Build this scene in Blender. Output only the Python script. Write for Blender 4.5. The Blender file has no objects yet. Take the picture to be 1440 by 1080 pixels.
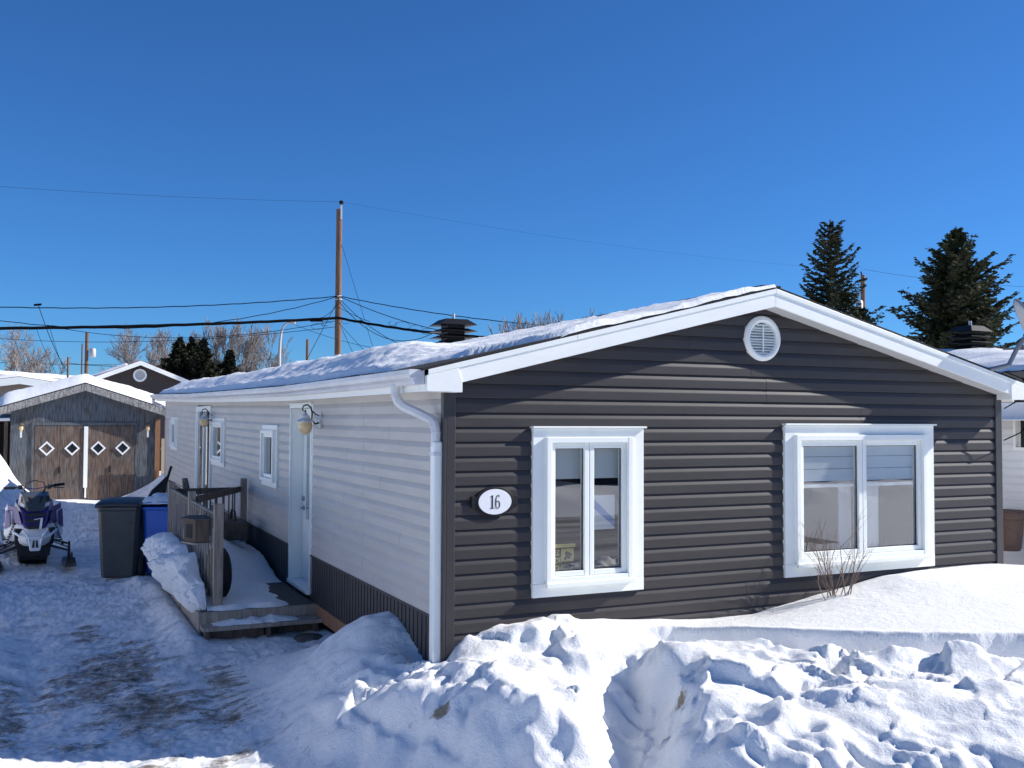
import bpy, math, random
import numpy as np
from mathutils import Vector, Matrix
PI=math.pi; R=math.radians
scene=bpy.context.scene; COL=scene.collection
rnd=random.Random(7)

# ------------------------------------------------------------------ camera
FPX=1395.0; YAW=R(25.15); PITCH=math.atan(50.5/FPX); ROLL=.0044
fh=Vector((math.sin(YAW),math.cos(YAW),0)); rr=Vector((math.cos(YAW),-math.sin(YAW),0)); UP=Vector((0,0,1))
cf=fh*math.cos(PITCH)+UP*math.sin(PITCH); cu=UP*math.cos(PITCH)-fh*math.sin(PITCH)
cr=rr*math.cos(ROLL)+cu*math.sin(ROLL); cu=cu*math.cos(ROLL)-rr*math.sin(ROLL)
CAM=Vector((-2.811,-7.198,2.41))
cam=bpy.data.objects.new('camera',bpy.data.cameras.new('camera')); COL.objects.link(cam)
m=Matrix((cr,cu,-cf)).transposed().to_4x4(); m.translation=CAM; cam.matrix_world=m
cam.data.sensor_width=36; cam.data.lens=36*FPX/1440; cam.data.clip_end=3000; cam.data.clip_start=.05
scene.camera=cam
def far(px,py,dist):          # a far thing's place, from its bearing, height and distance
    return CAM+(cf+cr*((px-720)/FPX)-cu*((py-540)/FPX))*dist

# ------------------------------------------------------------------ light
SUN=Vector((.645,-.175,.424)).normalized()
w=bpy.data.worlds.new("World"); scene.world=w; w.use_nodes=True
nt=w.node_tree; bg=nt.nodes['Background']
sky=nt.nodes.new('ShaderNodeTexSky'); sky.sky_type='NISHITA'; sky.sun_disc=False
sky.sun_elevation=math.asin(SUN.z); sky.sun_rotation=math.atan2(SUN.x,SUN.y)
sky.altitude=4000; sky.air_density=1.5; sky.dust_density=0; sky.ozone_density=8
wb=nt.nodes.new('ShaderNodeMix'); wb.data_type='RGBA'; wb.blend_type='MULTIPLY'; wb.inputs['Factor'].default_value=1; wb.inputs['B'].default_value=(.50,.875,1.18,1)   # cold white balance of a very clear winter sky
nt.links.new(sky.outputs[0],wb.inputs['A']); nt.links.new(wb.outputs['Result'],bg.inputs[0]); bg.inputs[1].default_value=.072
sl=bpy.data.lights.new('sun','SUN'); sl.energy=4.5; sl.angle=R(.53); sl.color=(1,.955,.89)
so=bpy.data.objects.new('sun',sl); COL.objects.link(so); so.rotation_euler=SUN.to_track_quat('Z','Y').to_euler()
scene.view_settings.view_transform='Standard'; scene.view_settings.look='None'
scene.view_settings.exposure=.56; scene.view_settings.gamma=1

# ------------------------------------------------------------------ materials
def mat(name,color,rough=.6,metal=0,spec=.5,noise=None,bump=None,alpha=None):
    """noise=(scale,amount,stretch) darker/lighter mottling; bump=(scale,strength,dist)"""
    M=bpy.data.materials.new(name); M.use_nodes=True; n=M.node_tree.nodes; L=M.node_tree.links
    b=n['Principled BSDF']; b.inputs['Base Color'].default_value=(*color,1)
    b.inputs['Roughness'].default_value=rough; b.inputs['Metallic'].default_value=metal
    b.inputs['Specular IOR Level'].default_value=spec
    if noise or bump:
        tc=n.new('ShaderNodeTexCoord'); 
    if noise:
        mp=n.new('ShaderNodeMapping'); mp.inputs['Scale'].default_value=noise[2] if len(noise)>2 else (1,1,1)
        L.new(tc.outputs['Object'],mp.inputs[0])
        t=n.new('ShaderNodeTexNoise'); t.inputs['Scale'].default_value=noise[0]; t.inputs['Detail'].default_value=6; t.inputs['Roughness'].default_value=.65
        L.new(mp.outputs[0],t.inputs['Vector'])
        mx=n.new('ShaderNodeMix'); mx.data_type='RGBA'; a=noise[1]
        mx.inputs['A'].default_value=(*[c*(1-a) for c in color],1); mx.inputs['B'].default_value=(*[min(1,c*(1+a)) for c in color],1)
        rg=n.new('ShaderNodeMapRange'); rg.inputs[1].default_value=.3; rg.inputs[2].default_value=.7
        L.new(t.outputs[0],rg.inputs[0]); L.new(rg.outputs[0],mx.inputs['Factor']); L.new(mx.outputs['Result'],b.inputs['Base Color'])
    if bump:
        t=n.new('ShaderNodeTexNoise'); t.inputs['Scale'].default_value=bump[0]; t.inputs['Detail'].default_value=5
        L.new(tc.outputs['Object'],t.inputs['Vector'])
        bp=n.new('ShaderNodeBump'); bp.inputs['Strength'].default_value=bump[1]; bp.inputs['Distance'].default_value=bump[2]
        L.new(t.outputs[0],bp.inputs['Height']); L.new(bp.outputs[0],b.inputs['Normal'])
    return M
def ramp(n,stops):
    r=n.new('ShaderNodeValToRGB'); e=r.color_ramp.elements
    e[0].position=stops[0][0]; e[0].color=(*stops[0][1],1); e[1].position=stops[-1][0]; e[1].color=(*stops[-1][1],1)
    for p,c in stops[1:-1]:
        x=e.new(p); x.color=(*c,1)
    return r
M={}
M['charcoal']=mat('charcoal_vinyl',(.040,.0345,.035),.5,spec=.45,noise=(1.3,.16,(1,1,9)),bump=(2.2,.22,.01))
M['charcoal_trim']=mat('charcoal_trim',(.04,.036,.038),.4,noise=(2,.08))
M['skirt']=mat('skirt_vinyl',(.036,.033,.035),.5,noise=(3,.2))
M['lightvinyl']=mat('light_vinyl',(.55,.51,.47),.5,noise=(1.1,.09,(1,1,6)),bump=(2.0,.2,.01))
M['white']=mat('white_trim',(.88,.90,.86),.35,noise=(3,.04))
M['fascia']=mat('fascia_aluminium',(.90,.91,.87),.32,noise=(1.2,.05,(1,1,3)),bump=(3,.10,.01))
M['gutter']=mat('gutter_aluminium',(.66,.66,.68),.4,noise=(5,.16,(1,.3,1)))
M['soffit']=mat('soffit',(.62,.62,.62),.5)
M['shingle']=mat('shingle',(.018,.018,.020),.9,noise=(30,.6),bump=(60,.6,.01))
M['black']=mat('black_metal',(.010,.010,.012),.5,spec=.3)
M['blackp']=mat('black_plastic',(.022,.022,.025),.4,noise=(8,.25))
M['dark_room']=mat('dark_room',(.014,.015,.018),.9)  # shade of the unlit rooms behind the panes, painted as near-black
M['curtain']=mat('curtain',(.55,.58,.6),.9,noise=(3,.1,(8,1,1)))
M['valance']=mat('blind_fabric',(.85,.88,.88),.8)
M['greybin']=mat('grey_bin_plastic',(.045,.052,.056),.5,noise=(4,.25))
M['bluebin']=mat('blue_bin_plastic',(.035,.15,.62),.42,noise=(4,.2))
M['rubber']=mat('rubber',(.012,.012,.013),.8)
M['steel']=mat('steel',(.45,.46,.48),.35,metal=.9)
M['lampmetal']=mat('lamp_metal',(.62,.65,.68),.4,noise=(30,.4))
M['lampglass']=mat('amber_frosted_glass',(.75,.55,.30),.45,noise=(14,.3))
M['plaque']=mat('plaque_white',(.82,.83,.85),.35)
M['brownhouse']=mat('brown_siding',(.055,.042,.038),.7,noise=(2,.15,(1,1,12)))
M['burgundy']=mat('burgundy_shingle',(.16,.035,.05),.8,noise=(20,.3))
M['whitesid']=mat('white_siding',(.74,.76,.78),.5,noise=(1,.05,(1,1,5)))
M['tansid']=mat('tan_siding',(.33,.25,.20),.7,noise=(2,.1))
M['needle']=mat('spruce_needles',(.050,.058,.026),.85,noise=(1.2,.5),spec=.2)
M['needle2']=mat('spruce_needles_far',(.032,.036,.020),.9,noise=(.8,.5),spec=.2)
M['bark']=mat('spruce_bark',(.09,.065,.05),.9,noise=(10,.4))
M['twig']=mat('bare_twig',(.27,.235,.215),.9,noise=(4,.35))
M['birch']=mat('birch_bark',(.42,.38,.33),.8,noise=(6,.35,(1,1,.4)))
M['bushtwig']=mat('shrub_twig',(.21,.14,.11),.8,noise=(10,.3))
M['cable']=mat('cable',(.004,.004,.006),.95,spec=.1)
M['galv']=mat('galvanised',(.5,.5,.5),.5,metal=.3)
M['sledwhite']=mat('sled_white',(.84,.86,.88),.3)
M['sledblue']=mat('sled_blue',(.05,.035,.20),.25)
M['sledblack']=mat('sled_black',(.015,.015,.018),.4)
M['sleddark']=mat('sled_dark_panel',(.06,.065,.068),.3)
M['potbrown']=mat('pot_brown',(.10,.06,.045),.7,noise=(10,.3))
M['dish']=mat('dish_cream',(.62,.60,.55),.5)
M['dishrim']=mat('dish_rim',(.20,.23,.28),.5)
M['ochre']=mat('sign_yellow',(.62,.50,.14),.6)
M['paper']=mat('paper',(.70,.72,.74),.7)
M['bluestripe']=mat('blue_stripe',(.06,.22,.55),.6)
M['carpaint']=mat('dark_car_paint',(.02,.022,.028),.25)
M['carglass']=mat('car_glass',(.02,.025,.03),.08)
M['stone']=mat('pavement_stone',(.10,.095,.09),.9,noise=(20,.4))

def wood(name,c1,c2,scale=(14,14,1.2),rough=.85):
    m_=bpy.data.materials.new(name); m_.use_nodes=True; n=m_.node_tree.nodes; L=m_.node_tree.links; b=n['Principled BSDF']
    tc=n.new('ShaderNodeTexCoord'); mp=n.new('ShaderNodeMapping'); mp.inputs['Scale'].default_value=scale
    t=n.new('ShaderNodeTexNoise'); t.inputs['Scale'].default_value=2.2; t.inputs['Detail'].default_value=8; t.inputs['Roughness'].default_value=.7
    r=ramp(n,[(.3,c1),(.7,c2)]); L.new(tc.outputs['Object'],mp.inputs[0]); L.new(mp.outputs[0],t.inputs['Vector']); L.new(t.outputs[0],r.inputs[0])
    L.new(r.outputs[0],b.inputs['Base Color']); b.inputs['Roughness'].default_value=rough
    bp=n.new('ShaderNodeBump'); bp.inputs['Strength'].default_value=.35; bp.inputs['Distance'].default_value=.006; L.new(t.outputs[0],bp.inputs['Height']); L.new(bp.outputs[0],b.inputs['Normal'])
    return m_
M['wood']=wood('weathered_deck_wood',(.20,.16,.125),(.46,.40,.34))
M['wooddark']=wood('dark_deck_wood',(.06,.045,.035),(.17,.13,.10))
M['woodbase']=wood('raw_wood',(.22,.10,.05),(.36,.19,.10))
M['pole']=wood('pole_wood',(.085,.040,.024),(.24,.135,.085),(6,6,.5))
M['fence']=wood('fence_wood',(.36,.26,.17),(.55,.44,.32))

def garage_mat(name,cols,sc=(1,1,.35),k=1.6):
    m_=bpy.data.materials.new(name); m_.use_nodes=True; n=m_.node_tree.nodes; L=m_.node_tree.links; b=n['Principled BSDF']
    tc=n.new('ShaderNodeTexCoord'); mp=n.new('ShaderNodeMapping'); mp.inputs['Scale'].default_value=sc
    t=n.new('ShaderNodeTexNoise'); t.inputs['Scale'].default_value=k; t.inputs['Detail'].default_value=9; t.inputs['Roughness'].default_value=.72
    L.new(tc.outputs['Object'],mp.inputs[0]); L.new(mp.outputs[0],t.inputs['Vector'])
    r=ramp(n,[(.3+.4*i/(len(cols)-1),c) for i,c in enumerate(cols)]); L.new(t.outputs[0],r.inputs[0])
    t2=n.new('ShaderNodeTexNoise'); t2.inputs['Scale'].default_value=9; t2.inputs['Detail'].default_value=6
    mp2=n.new('ShaderNodeMapping'); mp2.inputs['Scale'].default_value=(4,1,.35); L.new(tc.outputs['Object'],mp2.inputs[0]); L.new(mp2.outputs[0],t2.inputs['Vector'])
    r2=ramp(n,[(.35,(.45,.45,.45)),(.62,(1.15,1.15,1.15))]); L.new(t2.outputs[0],r2.inputs[0])
    mx=n.new('ShaderNodeMix'); mx.data_type='RGBA'; mx.blend_type='MULTIPLY'; mx.inputs['Factor'].default_value=1
    L.new(r.outputs[0],mx.inputs['A']); L.new(r2.outputs[0],mx.inputs['B']); L.new(mx.outputs['Result'],b.inputs['Base Color']); b.inputs['Roughness'].default_value=.85
    return m_
M['gar_wall']=garage_mat('weathered_garage_wall',[(.065,.06,.06),(.12,.12,.125),(.115,.14,.17),(.145,.13,.12)])
M['gar_door']=garage_mat('weathered_garage_door',[(.065,.055,.05),(.125,.105,.098),(.15,.098,.072),(.19,.17,.155)],k=1.9,sc=(1,1,.55))
M['gar_trim']=garage_mat('peeling_trim',[(.07,.06,.06),(.45,.44,.42),(.2,.18,.17),(.6,.6,.58)],sc=(4,4,4),k=4)

def snow_mat(name,dirt=None,lump=True):
    m_=bpy.data.materials.new(name); m_.use_nodes=True; n=m_.node_tree.nodes; L=m_.node_tree.links; b=n['Principled BSDF']
    b.inputs['Roughness'].default_value=.62; b.inputs['Specular IOR Level'].default_value=.25
    tc=n.new('ShaderNodeTexCoord')
    def noise(s,d=4,r=.6,sc=None,dist=0):
        t=n.new('ShaderNodeTexNoise'); t.inputs['Scale'].default_value=s; t.inputs['Detail'].default_value=d; t.inputs['Roughness'].default_value=r; t.inputs['Distortion'].default_value=dist
        if sc:
            mp=n.new('ShaderNodeMapping'); mp.inputs['Scale'].default_value=sc; L.new(tc.outputs['Object'],mp.inputs[0]); L.new(mp.outputs[0],t.inputs['Vector'])
        else: L.new(tc.outputs['Object'],t.inputs['Vector'])
        return t
    base=ramp(n,[(.3,(.88,.89,.89)),(.7,(.94,.94,.93))]); tb=noise(1.7,5); L.new(tb.outputs[0],base.inputs[0]); out=base.outputs[0]
    if dirt=='drive':
        # packed, scraped driveway snow: gravel-brown patches in streaks
        at=n.new('ShaderNodeAttribute'); at.attribute_name='dirt'
        t=noise(2.2,14,.80,(1,1.9,1),.25); sc_=n.new('ShaderNodeMath'); sc_.operation='MULTIPLY_ADD'; sc_.inputs[1].default_value=2.1; sc_.inputs[2].default_value=-.55; L.new(t.outputs[0],sc_.inputs[0])
        ad=n.new('ShaderNodeMath'); ad.operation='ADD'; L.new(sc_.outputs[0],ad.inputs[0]); L.new(at.outputs['Fac'],ad.inputs[1])
        rr_=ramp(n,[(.60,(0,0,0)),(.68,(.7,.7,.7)),(.84,(1,1,1))]); L.new(ad.outputs[0],rr_.inputs[0])
        t3=noise(9,10,.8); dc=ramp(n,[(.34,(.085,.060,.042)),(.48,(.27,.21,.165)),(.60,(.70,.67,.63))]); L.new(t3.outputs[0],dc.inputs[0])
        # scraped grey ice between white crusts
        t4=noise(1.9,14,.80,(1,1.5,1),.3); gr=ramp(n,[(.37,(.52,.53,.55)),(.45,(.80,.81,.83)),(.50,(1,1,1))]); L.new(t4.outputs[0],gr.inputs[0])
        m2=n.new('ShaderNodeMix'); m2.data_type='RGBA'; m2.blend_type='MULTIPLY'; m2.inputs['Factor'].default_value=.9
        L.new(out,m2.inputs['A']); L.new(gr.outputs[0],m2.inputs['B']); out=m2.outputs['Result']
        mx=n.new('ShaderNodeMix'); mx.data_type='RGBA'; L.new(rr_.outputs[0],mx.inputs['Factor']); L.new(out,mx.inputs['A']); L.new(dc.outputs[0],mx.inputs['B']); out=mx.outputs['Result']
    if dirt=='bank':
        at=n.new('ShaderNodeAttribute'); at.attribute_name='dirt'
        t=noise(7,8,.7)
        ad=n.new('ShaderNodeMath'); ad.operation='ADD'; L.new(t.outputs[0],ad.inputs[0]); L.new(at.outputs['Fac'],ad.inputs[1])
        rr_=ramp(n,[(.86,(0,0,0)),(1.10,(1,1,1))]); L.new(ad.outputs[0],rr_.inputs[0])
        mx=n.new('ShaderNodeMix'); mx.data_type='RGBA'; L.new(rr_.outputs[0],mx.inputs['Factor']); L.new(out,mx.inputs['A']); mx.inputs['B'].default_value=(.34,.27,.20,1); out=mx.outputs['Result']
    L.new(out,b.inputs['Base Color'])
    ta=noise(16 if lump else 10,8,.68); tb2=noise(90,3,.6)
    b1=n.new('ShaderNodeBump'); b1.inputs['Strength'].default_value=.55 if lump else .3; b1.inputs['Distance'].default_value=.03; L.new(ta.outputs[0],b1.inputs['Height'])
    b2=n.new('ShaderNodeBump'); b2.inputs['Strength'].default_value=.7; b2.inputs['Distance'].default_value=.006; L.new(tb2.outputs[0],b2.inputs['Height']); L.new(b1.outputs[0],b2.inputs['Normal'])
    L.new(b2.outputs[0],b.inputs['Normal'])
    return m_
M['snow']=snow_mat('snow'); M['snow_drive']=snow_mat('packed_snow','drive'); M['snow_bank']=snow_mat('plowed_snow','bank'); M['snow_soft']=snow_mat('soft_snow',None,False)

def glass_mat(name,refl=.5,tint=(.75,.8,.82)):
    m_=bpy.data.materials.new(name); m_.use_nodes=True; n=m_.node_tree.nodes; L=m_.node_tree.links
    o=n['Material Output']; n.remove(n['Principled BSDF'])
    g=n.new('ShaderNodeBsdfGlossy'); g.inputs['Roughness'].default_value=.012; t=n.new('ShaderNodeBsdfTransparent'); t.inputs[0].default_value=(*tint,1)
    fr=n.new('ShaderNodeLayerWeight'); fr.inputs[0].default_value=.5; pw=n.new('ShaderNodeMath'); pw.operation='POWER'; pw.inputs[1].default_value=3.5; L.new(fr.outputs['Facing'],pw.inputs[0])
    mt=n.new('ShaderNodeMath'); mt.operation='MULTIPLY_ADD'; mt.inputs[1].default_value=.85; mt.inputs[2].default_value=refl; mt.use_clamp=True
    mx=n.new('ShaderNodeMixShader'); L.new(pw.outputs[0],mt.inputs[0]); L.new(mt.outputs[0],mx.inputs[0]); L.new(t.outputs[0],mx.inputs[1]); L.new(g.outputs[0],mx.inputs[2]); L.new(mx.outputs[0],o.inputs[0])
    return m_
M['glass']=glass_mat('window_glass',.27,(.86,.9,.92))

# ------------------------------------------------------------------ mesh helpers
class MB:
    def __init__(s): s.v=[]; s.f=[]; s.mi=[]; s.cur=0
    def add(s,vs,fs):
        b=len(s.v); s.v+= [tuple(p) for p in vs]
        for f in fs: s.f.append(tuple(b+i for i in f)); s.mi.append(s.cur)
    def box(s,x0,x1,y0,y1,z0,z1):
        s.add([(x0,y0,z0),(x1,y0,z0),(x1,y1,z0),(x0,y1,z0),(x0,y0,z1),(x1,y0,z1),(x1,y1,z1),(x0,y1,z1)],
              [(0,3,2,1),(4,5,6,7),(0,1,5,4),(1,2,6,5),(2,3,7,6),(3,0,4,7)]); return s
    def hexa(s,vs): s.add(vs,[(0,3,2,1),(4,5,6,7),(0,1,5,4),(1,2,6,5),(2,3,7,6),(3,0,4,7)]); return s
    def bar(s,p,q,w,h,up=(0,0,1)):
        p=Vector(p); q=Vector(q); d=(q-p).normalized(); u=Vector(up); a=d.cross(u)
        if a.length<1e-4: a=d.cross(Vector((1,0,0)))
        a.normalize(); u=a.cross(d).normalized(); a*=w/2; u*=h/2
        s.hexa([p-a-u,p+a-u,p+a+u,p-a+u,q-a-u,q+a-u,q+a+u,q-a+u]); return s
    def tube(s,pts,r,n=8,cap=True):
        pts=[Vector(p) for p in pts]; rs=r if isinstance(r,(list,tuple)) else [r]*len(pts); rings=[]; b0=len(s.v); prev=None
        for i,p in enumerate(pts):
            d=(pts[min(i+1,len(pts)-1)]-pts[max(i-1,0)]).normalized()
            if prev is None:
                a=d.cross(UP); a=d.cross(Vector((1,0,0))) if a.length<.05 else a
            else: a=prev-d*prev.dot(d)
            a.normalize(); prev=a; c=d.cross(a)
            for k in range(n):
                t=2*PI*k/n; s.v.append(tuple(p+(a*math.cos(t)+c*math.sin(t))*rs[i]))
        for i in range(len(pts)-1):
            for k in range(n):
                a_=b0+i*n+k; b_=b0+i*n+(k+1)%n; s.f.append((a_,b_,b_+n,a_+n)); s.mi.append(s.cur)
        if cap:
            s.f.append(tuple(b0+k for k in reversed(range(n)))); s.f.append(tuple(b0+(len(pts)-1)*n+k for k in range(n))); s.mi+= [s.cur]*2
        return s
    def prism(s,poly,axis,a,b):
        """poly 2-D outline extruded along axis from a to b"""
        n=len(poly)
        def mk(p,t): return {'x':(t,p[0],p[1]),'y':(p[0],t,p[1]),'z':(p[0],p[1],t)}[axis]
        s.add([mk(p,a) for p in poly]+[mk(p,b) for p in poly],[tuple(range(n))[::-1],tuple(range(n,2*n))]+[(i,(i+1)%n,n+(i+1)%n,n+i) for i in range(n)]); return s
    def lathe(s,c,prof,n=16,axis='z'):
        b=len(s.v); c=Vector(c)
        for (r,h) in prof:
            for k in range(n):
                t=2*PI*k/n; x,y=r*math.cos(t),r*math.sin(t)
                s.v.append(tuple(c+Vector({'z':(x,y,h),'x':(h,x,y),'y':(x,h,y)}[axis])))
        for i in range(len(prof)-1):
            for k in range(n): a=b+i*n+k; d=b+i*n+(k+1)%n; s.f.append((a,d,d+n,a+n)); s.mi.append(s.cur)
        s.f.append(tuple(b+k for k in reversed(range(n)))); s.f.append(tuple(b+(len(prof)-1)*n+k for k in range(n))); s.mi+=[s.cur]*2
        return s
    def build(s,name,ms,parent=None,smooth=False,bevel=0,fn=None,mw=None,fix=True):
        me=bpy.data.meshes.new(name); vs=s.v if fn is None else [fn(p) for p in s.v]
        me.from_pydata(vs,[],s.f); 
        for m_ in (ms if isinstance(ms,(list,tuple)) else [ms]): me.materials.append(M[m_] if isinstance(m_,str) else m_)
        me.polygons.foreach_set('material_index',s.mi)
        if fix:
            import bmesh
            bm=bmesh.new(); bm.from_mesh(me); bmesh.ops.recalc_face_normals(bm,faces=bm.faces); bm.to_mesh(me); bm.free()
        if smooth:
            me.polygons.foreach_set('use_smooth',[True]*len(me.polygons))
            if smooth!='all':
                try: me.set_sharp_from_angle(angle=R(40))
                except Exception: pass
        me.update()
        o=bpy.data.objects.new(name,me); COL.objects.link(o)
        if parent is not None:
            o.parent=parent; pw=parent.matrix_basis if parent.parent is None else parent.parent.matrix_basis@parent.matrix_basis
            o.matrix_basis=pw.inverted() if mw is None else pw.inverted()@mw
        elif mw is not None: o.matrix_basis=mw
        if bevel:
            bv=o.modifiers.new('bevel','BEVEL'); bv.width=bevel; bv.segments=2; bv.limit_method='ANGLE'; bv.angle_limit=R(40)
        return o
def tag(o,label=None,cat=None,group=None,kind=None):
    if label: o['label']=label
    if cat: o['category']=cat
    if group: o['group']=group
    if kind: o['kind']=kind
    return o
def thing(name,label,cat,loc=(0,0,0),rz=0,group=None):
    o=bpy.data.objects.new(name,None); COL.objects.link(o); o.location=loc; o.rotation_euler=(0,0,rz); o.empty_display_size=.2
    o.matrix_basis=Matrix.Translation(Vector(loc))@Matrix.Rotation(rz,4,'Z')
    return tag(o,label,cat,group)
def local(root): return root.matrix_basis.copy()

# ------------------------------------------------------------------ noise in numpy
class Noise:
    def __init__(s,seed):
        g=np.random.RandomState(seed); s.p=g.permutation(512); a=g.rand(512)*2*np.pi; s.g=np.stack([np.cos(a),np.sin(a)],-1)
    def __call__(s,x,y):
        xi=np.floor(x).astype(int); yi=np.floor(y).astype(int); xf=x-xi; yf=y-yi
        u=xf**3*(xf*(xf*6-15)+10); v=yf**3*(yf*(yf*6-15)+10)
        def gr(ix,iy,dx,dy):
            h=s.p[(s.p[ix%512]+iy)%512]; g=s.g[h]; return g[...,0]*dx+g[...,1]*dy
        a=gr(xi,yi,xf,yf); b=gr(xi+1,yi,xf-1,yf); c=gr(xi,yi+1,xf,yf-1); d=gr(xi+1,yi+1,xf-1,yf-1)
        return (a+(b-a)*u)+((c+(d-c)*u)-(a+(b-a)*u))*v
    def fbm(s,x,y,o=5,g=.5,l=2.03):
        r=0;a=1
        for i in range(o): r=r+a*s(x+i*17.3,y-i*9.1); x=x*l; y=y*l; a*=g
        return r
    def ridge(s,x,y,o=4,g=.5):
        r=0;a=1
        for i in range(o): r=r+a*(1-2*np.abs(s(x+i*7.7,y+i*3.1))); x=x*2.1; y=y*2.1; a*=g
        return r
N1=Noise(3);N2=Noise(11);N3=Noise(29)
def chunks(x,y,seed=0,tilt=1.):
    """broken slabs: nearest-cell random heights, each slab tilted its own way; also distance to the slab edge"""
    xi=np.floor(x).astype(int); yi=np.floor(y).astype(int); b1=np.full(x.shape,9.); b2=np.full(x.shape,9.); val=np.zeros(x.shape)
    def hs(a,b,k): v=np.sin(a*127.1+b*311.7+k*74.7+seed*13.3)*43758.5453; return v-np.floor(v)
    for dx in (-1,0,1):
        for dy in (-1,0,1):
            a=xi+dx; b=yi+dy; cx=a+hs(a,b,1); cy=b+hs(a,b,2); d=np.hypot(x-cx,y-cy); v=hs(a,b,3)-.5+tilt*((hs(a,b,4)-.5)*(x-cx)+(hs(a,b,5)-.5)*(y-cy))*1.6
            nearer=d<b1; b2=np.where(nearer,b1,np.minimum(b2,d)); val=np.where(nearer,v,val); b1=np.where(nearer,d,b1)
    return val,b2-b1
def sstep(a,b,x): t=np.clip((x-a)/(b-a),0,1); return t*t*(3-2*t)

# ------------------------------------------------------------------ terrain
CP=np.array([
 # against the front wall
 (0,0,.57),(.2,0,.69),(.44,0,.71),(.69,0,.76),(.94,0,.80),(1.41,0,.77),(1.97,0,.72),(2.49,0,.68),(2.95,0,.68),(3.27,0,.73),(3.69,0,.80),(4.13,0,.86),(4.67,0,.93),(5.24,0,.95),(6.1,0,.95),
 (4.45,-.28,.98),(5.0,-.35,.985),(5.7,-.3,.985),(6.5,-.5,.95),(7.4,.0,.80),(7.5,1.2,.62),(9.4,2.4,.58),(8,-1.5,.88),(10,-2,.8),(10,1,.65),(6.8,3,.6),(8,8,.6),(7,14,.6),
 # left pile beside the corner
 (-.30,1.15,.70),(-.16,1.7,.60),(-.10,.7,.55),(-.05,.35,.42),(-.55,1.3,.48),(-.45,.6,.52),(-.80,1.5,.24),(-1.0,1.9,.0),(-.45,2.3,.22),(-.1,2.4,.28),(-.2,2.9,.06),(-.62,1.9,.22),(-1.05,1.1,.05),(-1.1,.6,.02),(-.80,.7,.30),(-.3,.15,.50),
 # plateau and crest of the ploughed bank
 (.0,-.15,.57),(.5,-.3,.62),(.95,-.35,.68),(1.5,-.4,.66),(2.1,-.3,.68),(-.35,-.15,.50),(-.23,-.3,.53),(.29,-.42,.62),(.15,-.9,.64),
 (-.72,.1,.42),(-.51,-.43,.47),(-.36,-.58,.54),(-.24,-.82,.60),(-.09,-1.21,.65),(.07,-1.5,.66),(.83,-.8,.67),(.46,-1.36,.63),(.24,-1.70,.50),(.27,-1.12,.53),(.5,-.95,.56),
 # face and foot
 (-1.1,.1,.02),(-1.05,-.3,.0),(-.84,-.50,.05),(-.64,-.85,.05),(-.48,-1.2,.07),(-.33,-1.6,.08),(-.05,-1.95,.07),(.30,-2.05,.10),(.4,-2.5,.06),(-.9,-1.2,0),(-.6,-1.9,.0),(0,-2.6,.0),(.6,-3.3,.0),
 # alcove
 (1.12,-.55,.67),(1.38,-.88,.69),(1.13,-.78,.42),(.95,-.98,.32),(1.14,-1.02,.38),(.90,-1.25,.24),(1.05,-1.25,.33),(.68,-1.52,.16),(.90,-1.5,.28),(.52,-1.85,.06),(.72,-1.85,.16),
 # lobes to its right
 (1.32,-1.12,.70),(1.42,-1.25,.70),(1.00,-1.76,.60),(1.18,-1.45,.66),(.84,-2.12,.44),(.95,-2.4,.50),(.62,-2.5,.22),(1.8,-1.6,.69),(1.5,-2.4,.60),(1.3,-2.0,.63),(1.2,-2.8,.48),(.9,-3.1,.15),
 (2.2,-1.35,.69),(2.9,-2.05,.73),(3.3,-2.5,.74),(3.9,-2.4,.76),(2.3,-2.3,.69),(2.0,-3.0,.58),(1.5,-3.4,.30),(2.6,-3.2,.62),(2.2,-3.9,.40),(3.3,-3.4,.64),
 # edge of the smooth drift, and the trench below it
 (2.0,-.42,.70),(2.3,-.75,.74),(2.6,-1.2,.77),(3.0,-1.6,.78),(3.5,-1.95,.80),(4.2,-1.9,.83),(5,-1.8,.86),(3.2,-.7,.80),(4,-.9,.88),(5,-.9,.93),(6,-1.2,.9),
 (5,-3,.75),(7,-3,.8),(4,-4.5,.4),(1,-4.2,0),(0,-3.3,0),(-1.5,-2,0),(5,-5.5,.1),(2.2,-4.8,.05),(8,-4.5,.5),(8,-6,.0),(12,-5,.1),(12,-2,.8),
 # driveway and yard
 (-1.6,.8,0),(-1.6,2,0),(-1.3,3,.02),(-.6,3.3,.07),(-1.3,3.6,.08),(-.2,3.6,.06),(-2,4,0),(-3,1,0),(-3,5,0),(-3,9,0),(-1.8,6,.03),(-1.5,8,.06),(-2,12,0),(-3,14,0),(-2,18,0),(-1.5,22,0),(-2.4,24.6,.03),(-.6,24.6,.03),
 (-.9,12,.1),(-.6,16,.1),(-.3,20,.3),
 (-4.35,6,.02),(-4.35,2,.0),(-4.4,10,.05),(-4.4,14,.12),(-4.35,-1.5,0),(-5.1,6,1.15),(-5.1,2,1.1),(-5.15,10,1.2),(-5.2,14,1.25),(-5.1,-1.5,1.0),(-5.8,6,1.75),(-5.8,2,1.7),(-5.8,10,1.75),(-5.9,14,1.8),(-5.8,-1.5,1.5),(-7.5,6,1.5),(-7.5,0,1.4),(-7.5,14,1.6),(-4.6,17,.5),(-5.6,18,1.5),(-7,20,1.6),(-5,-3.5,.1),(-7,-4,.3),  # bank left of the drive, mostly out of view, raised to bounce sunlight into the shade
],dtype=float)
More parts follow.
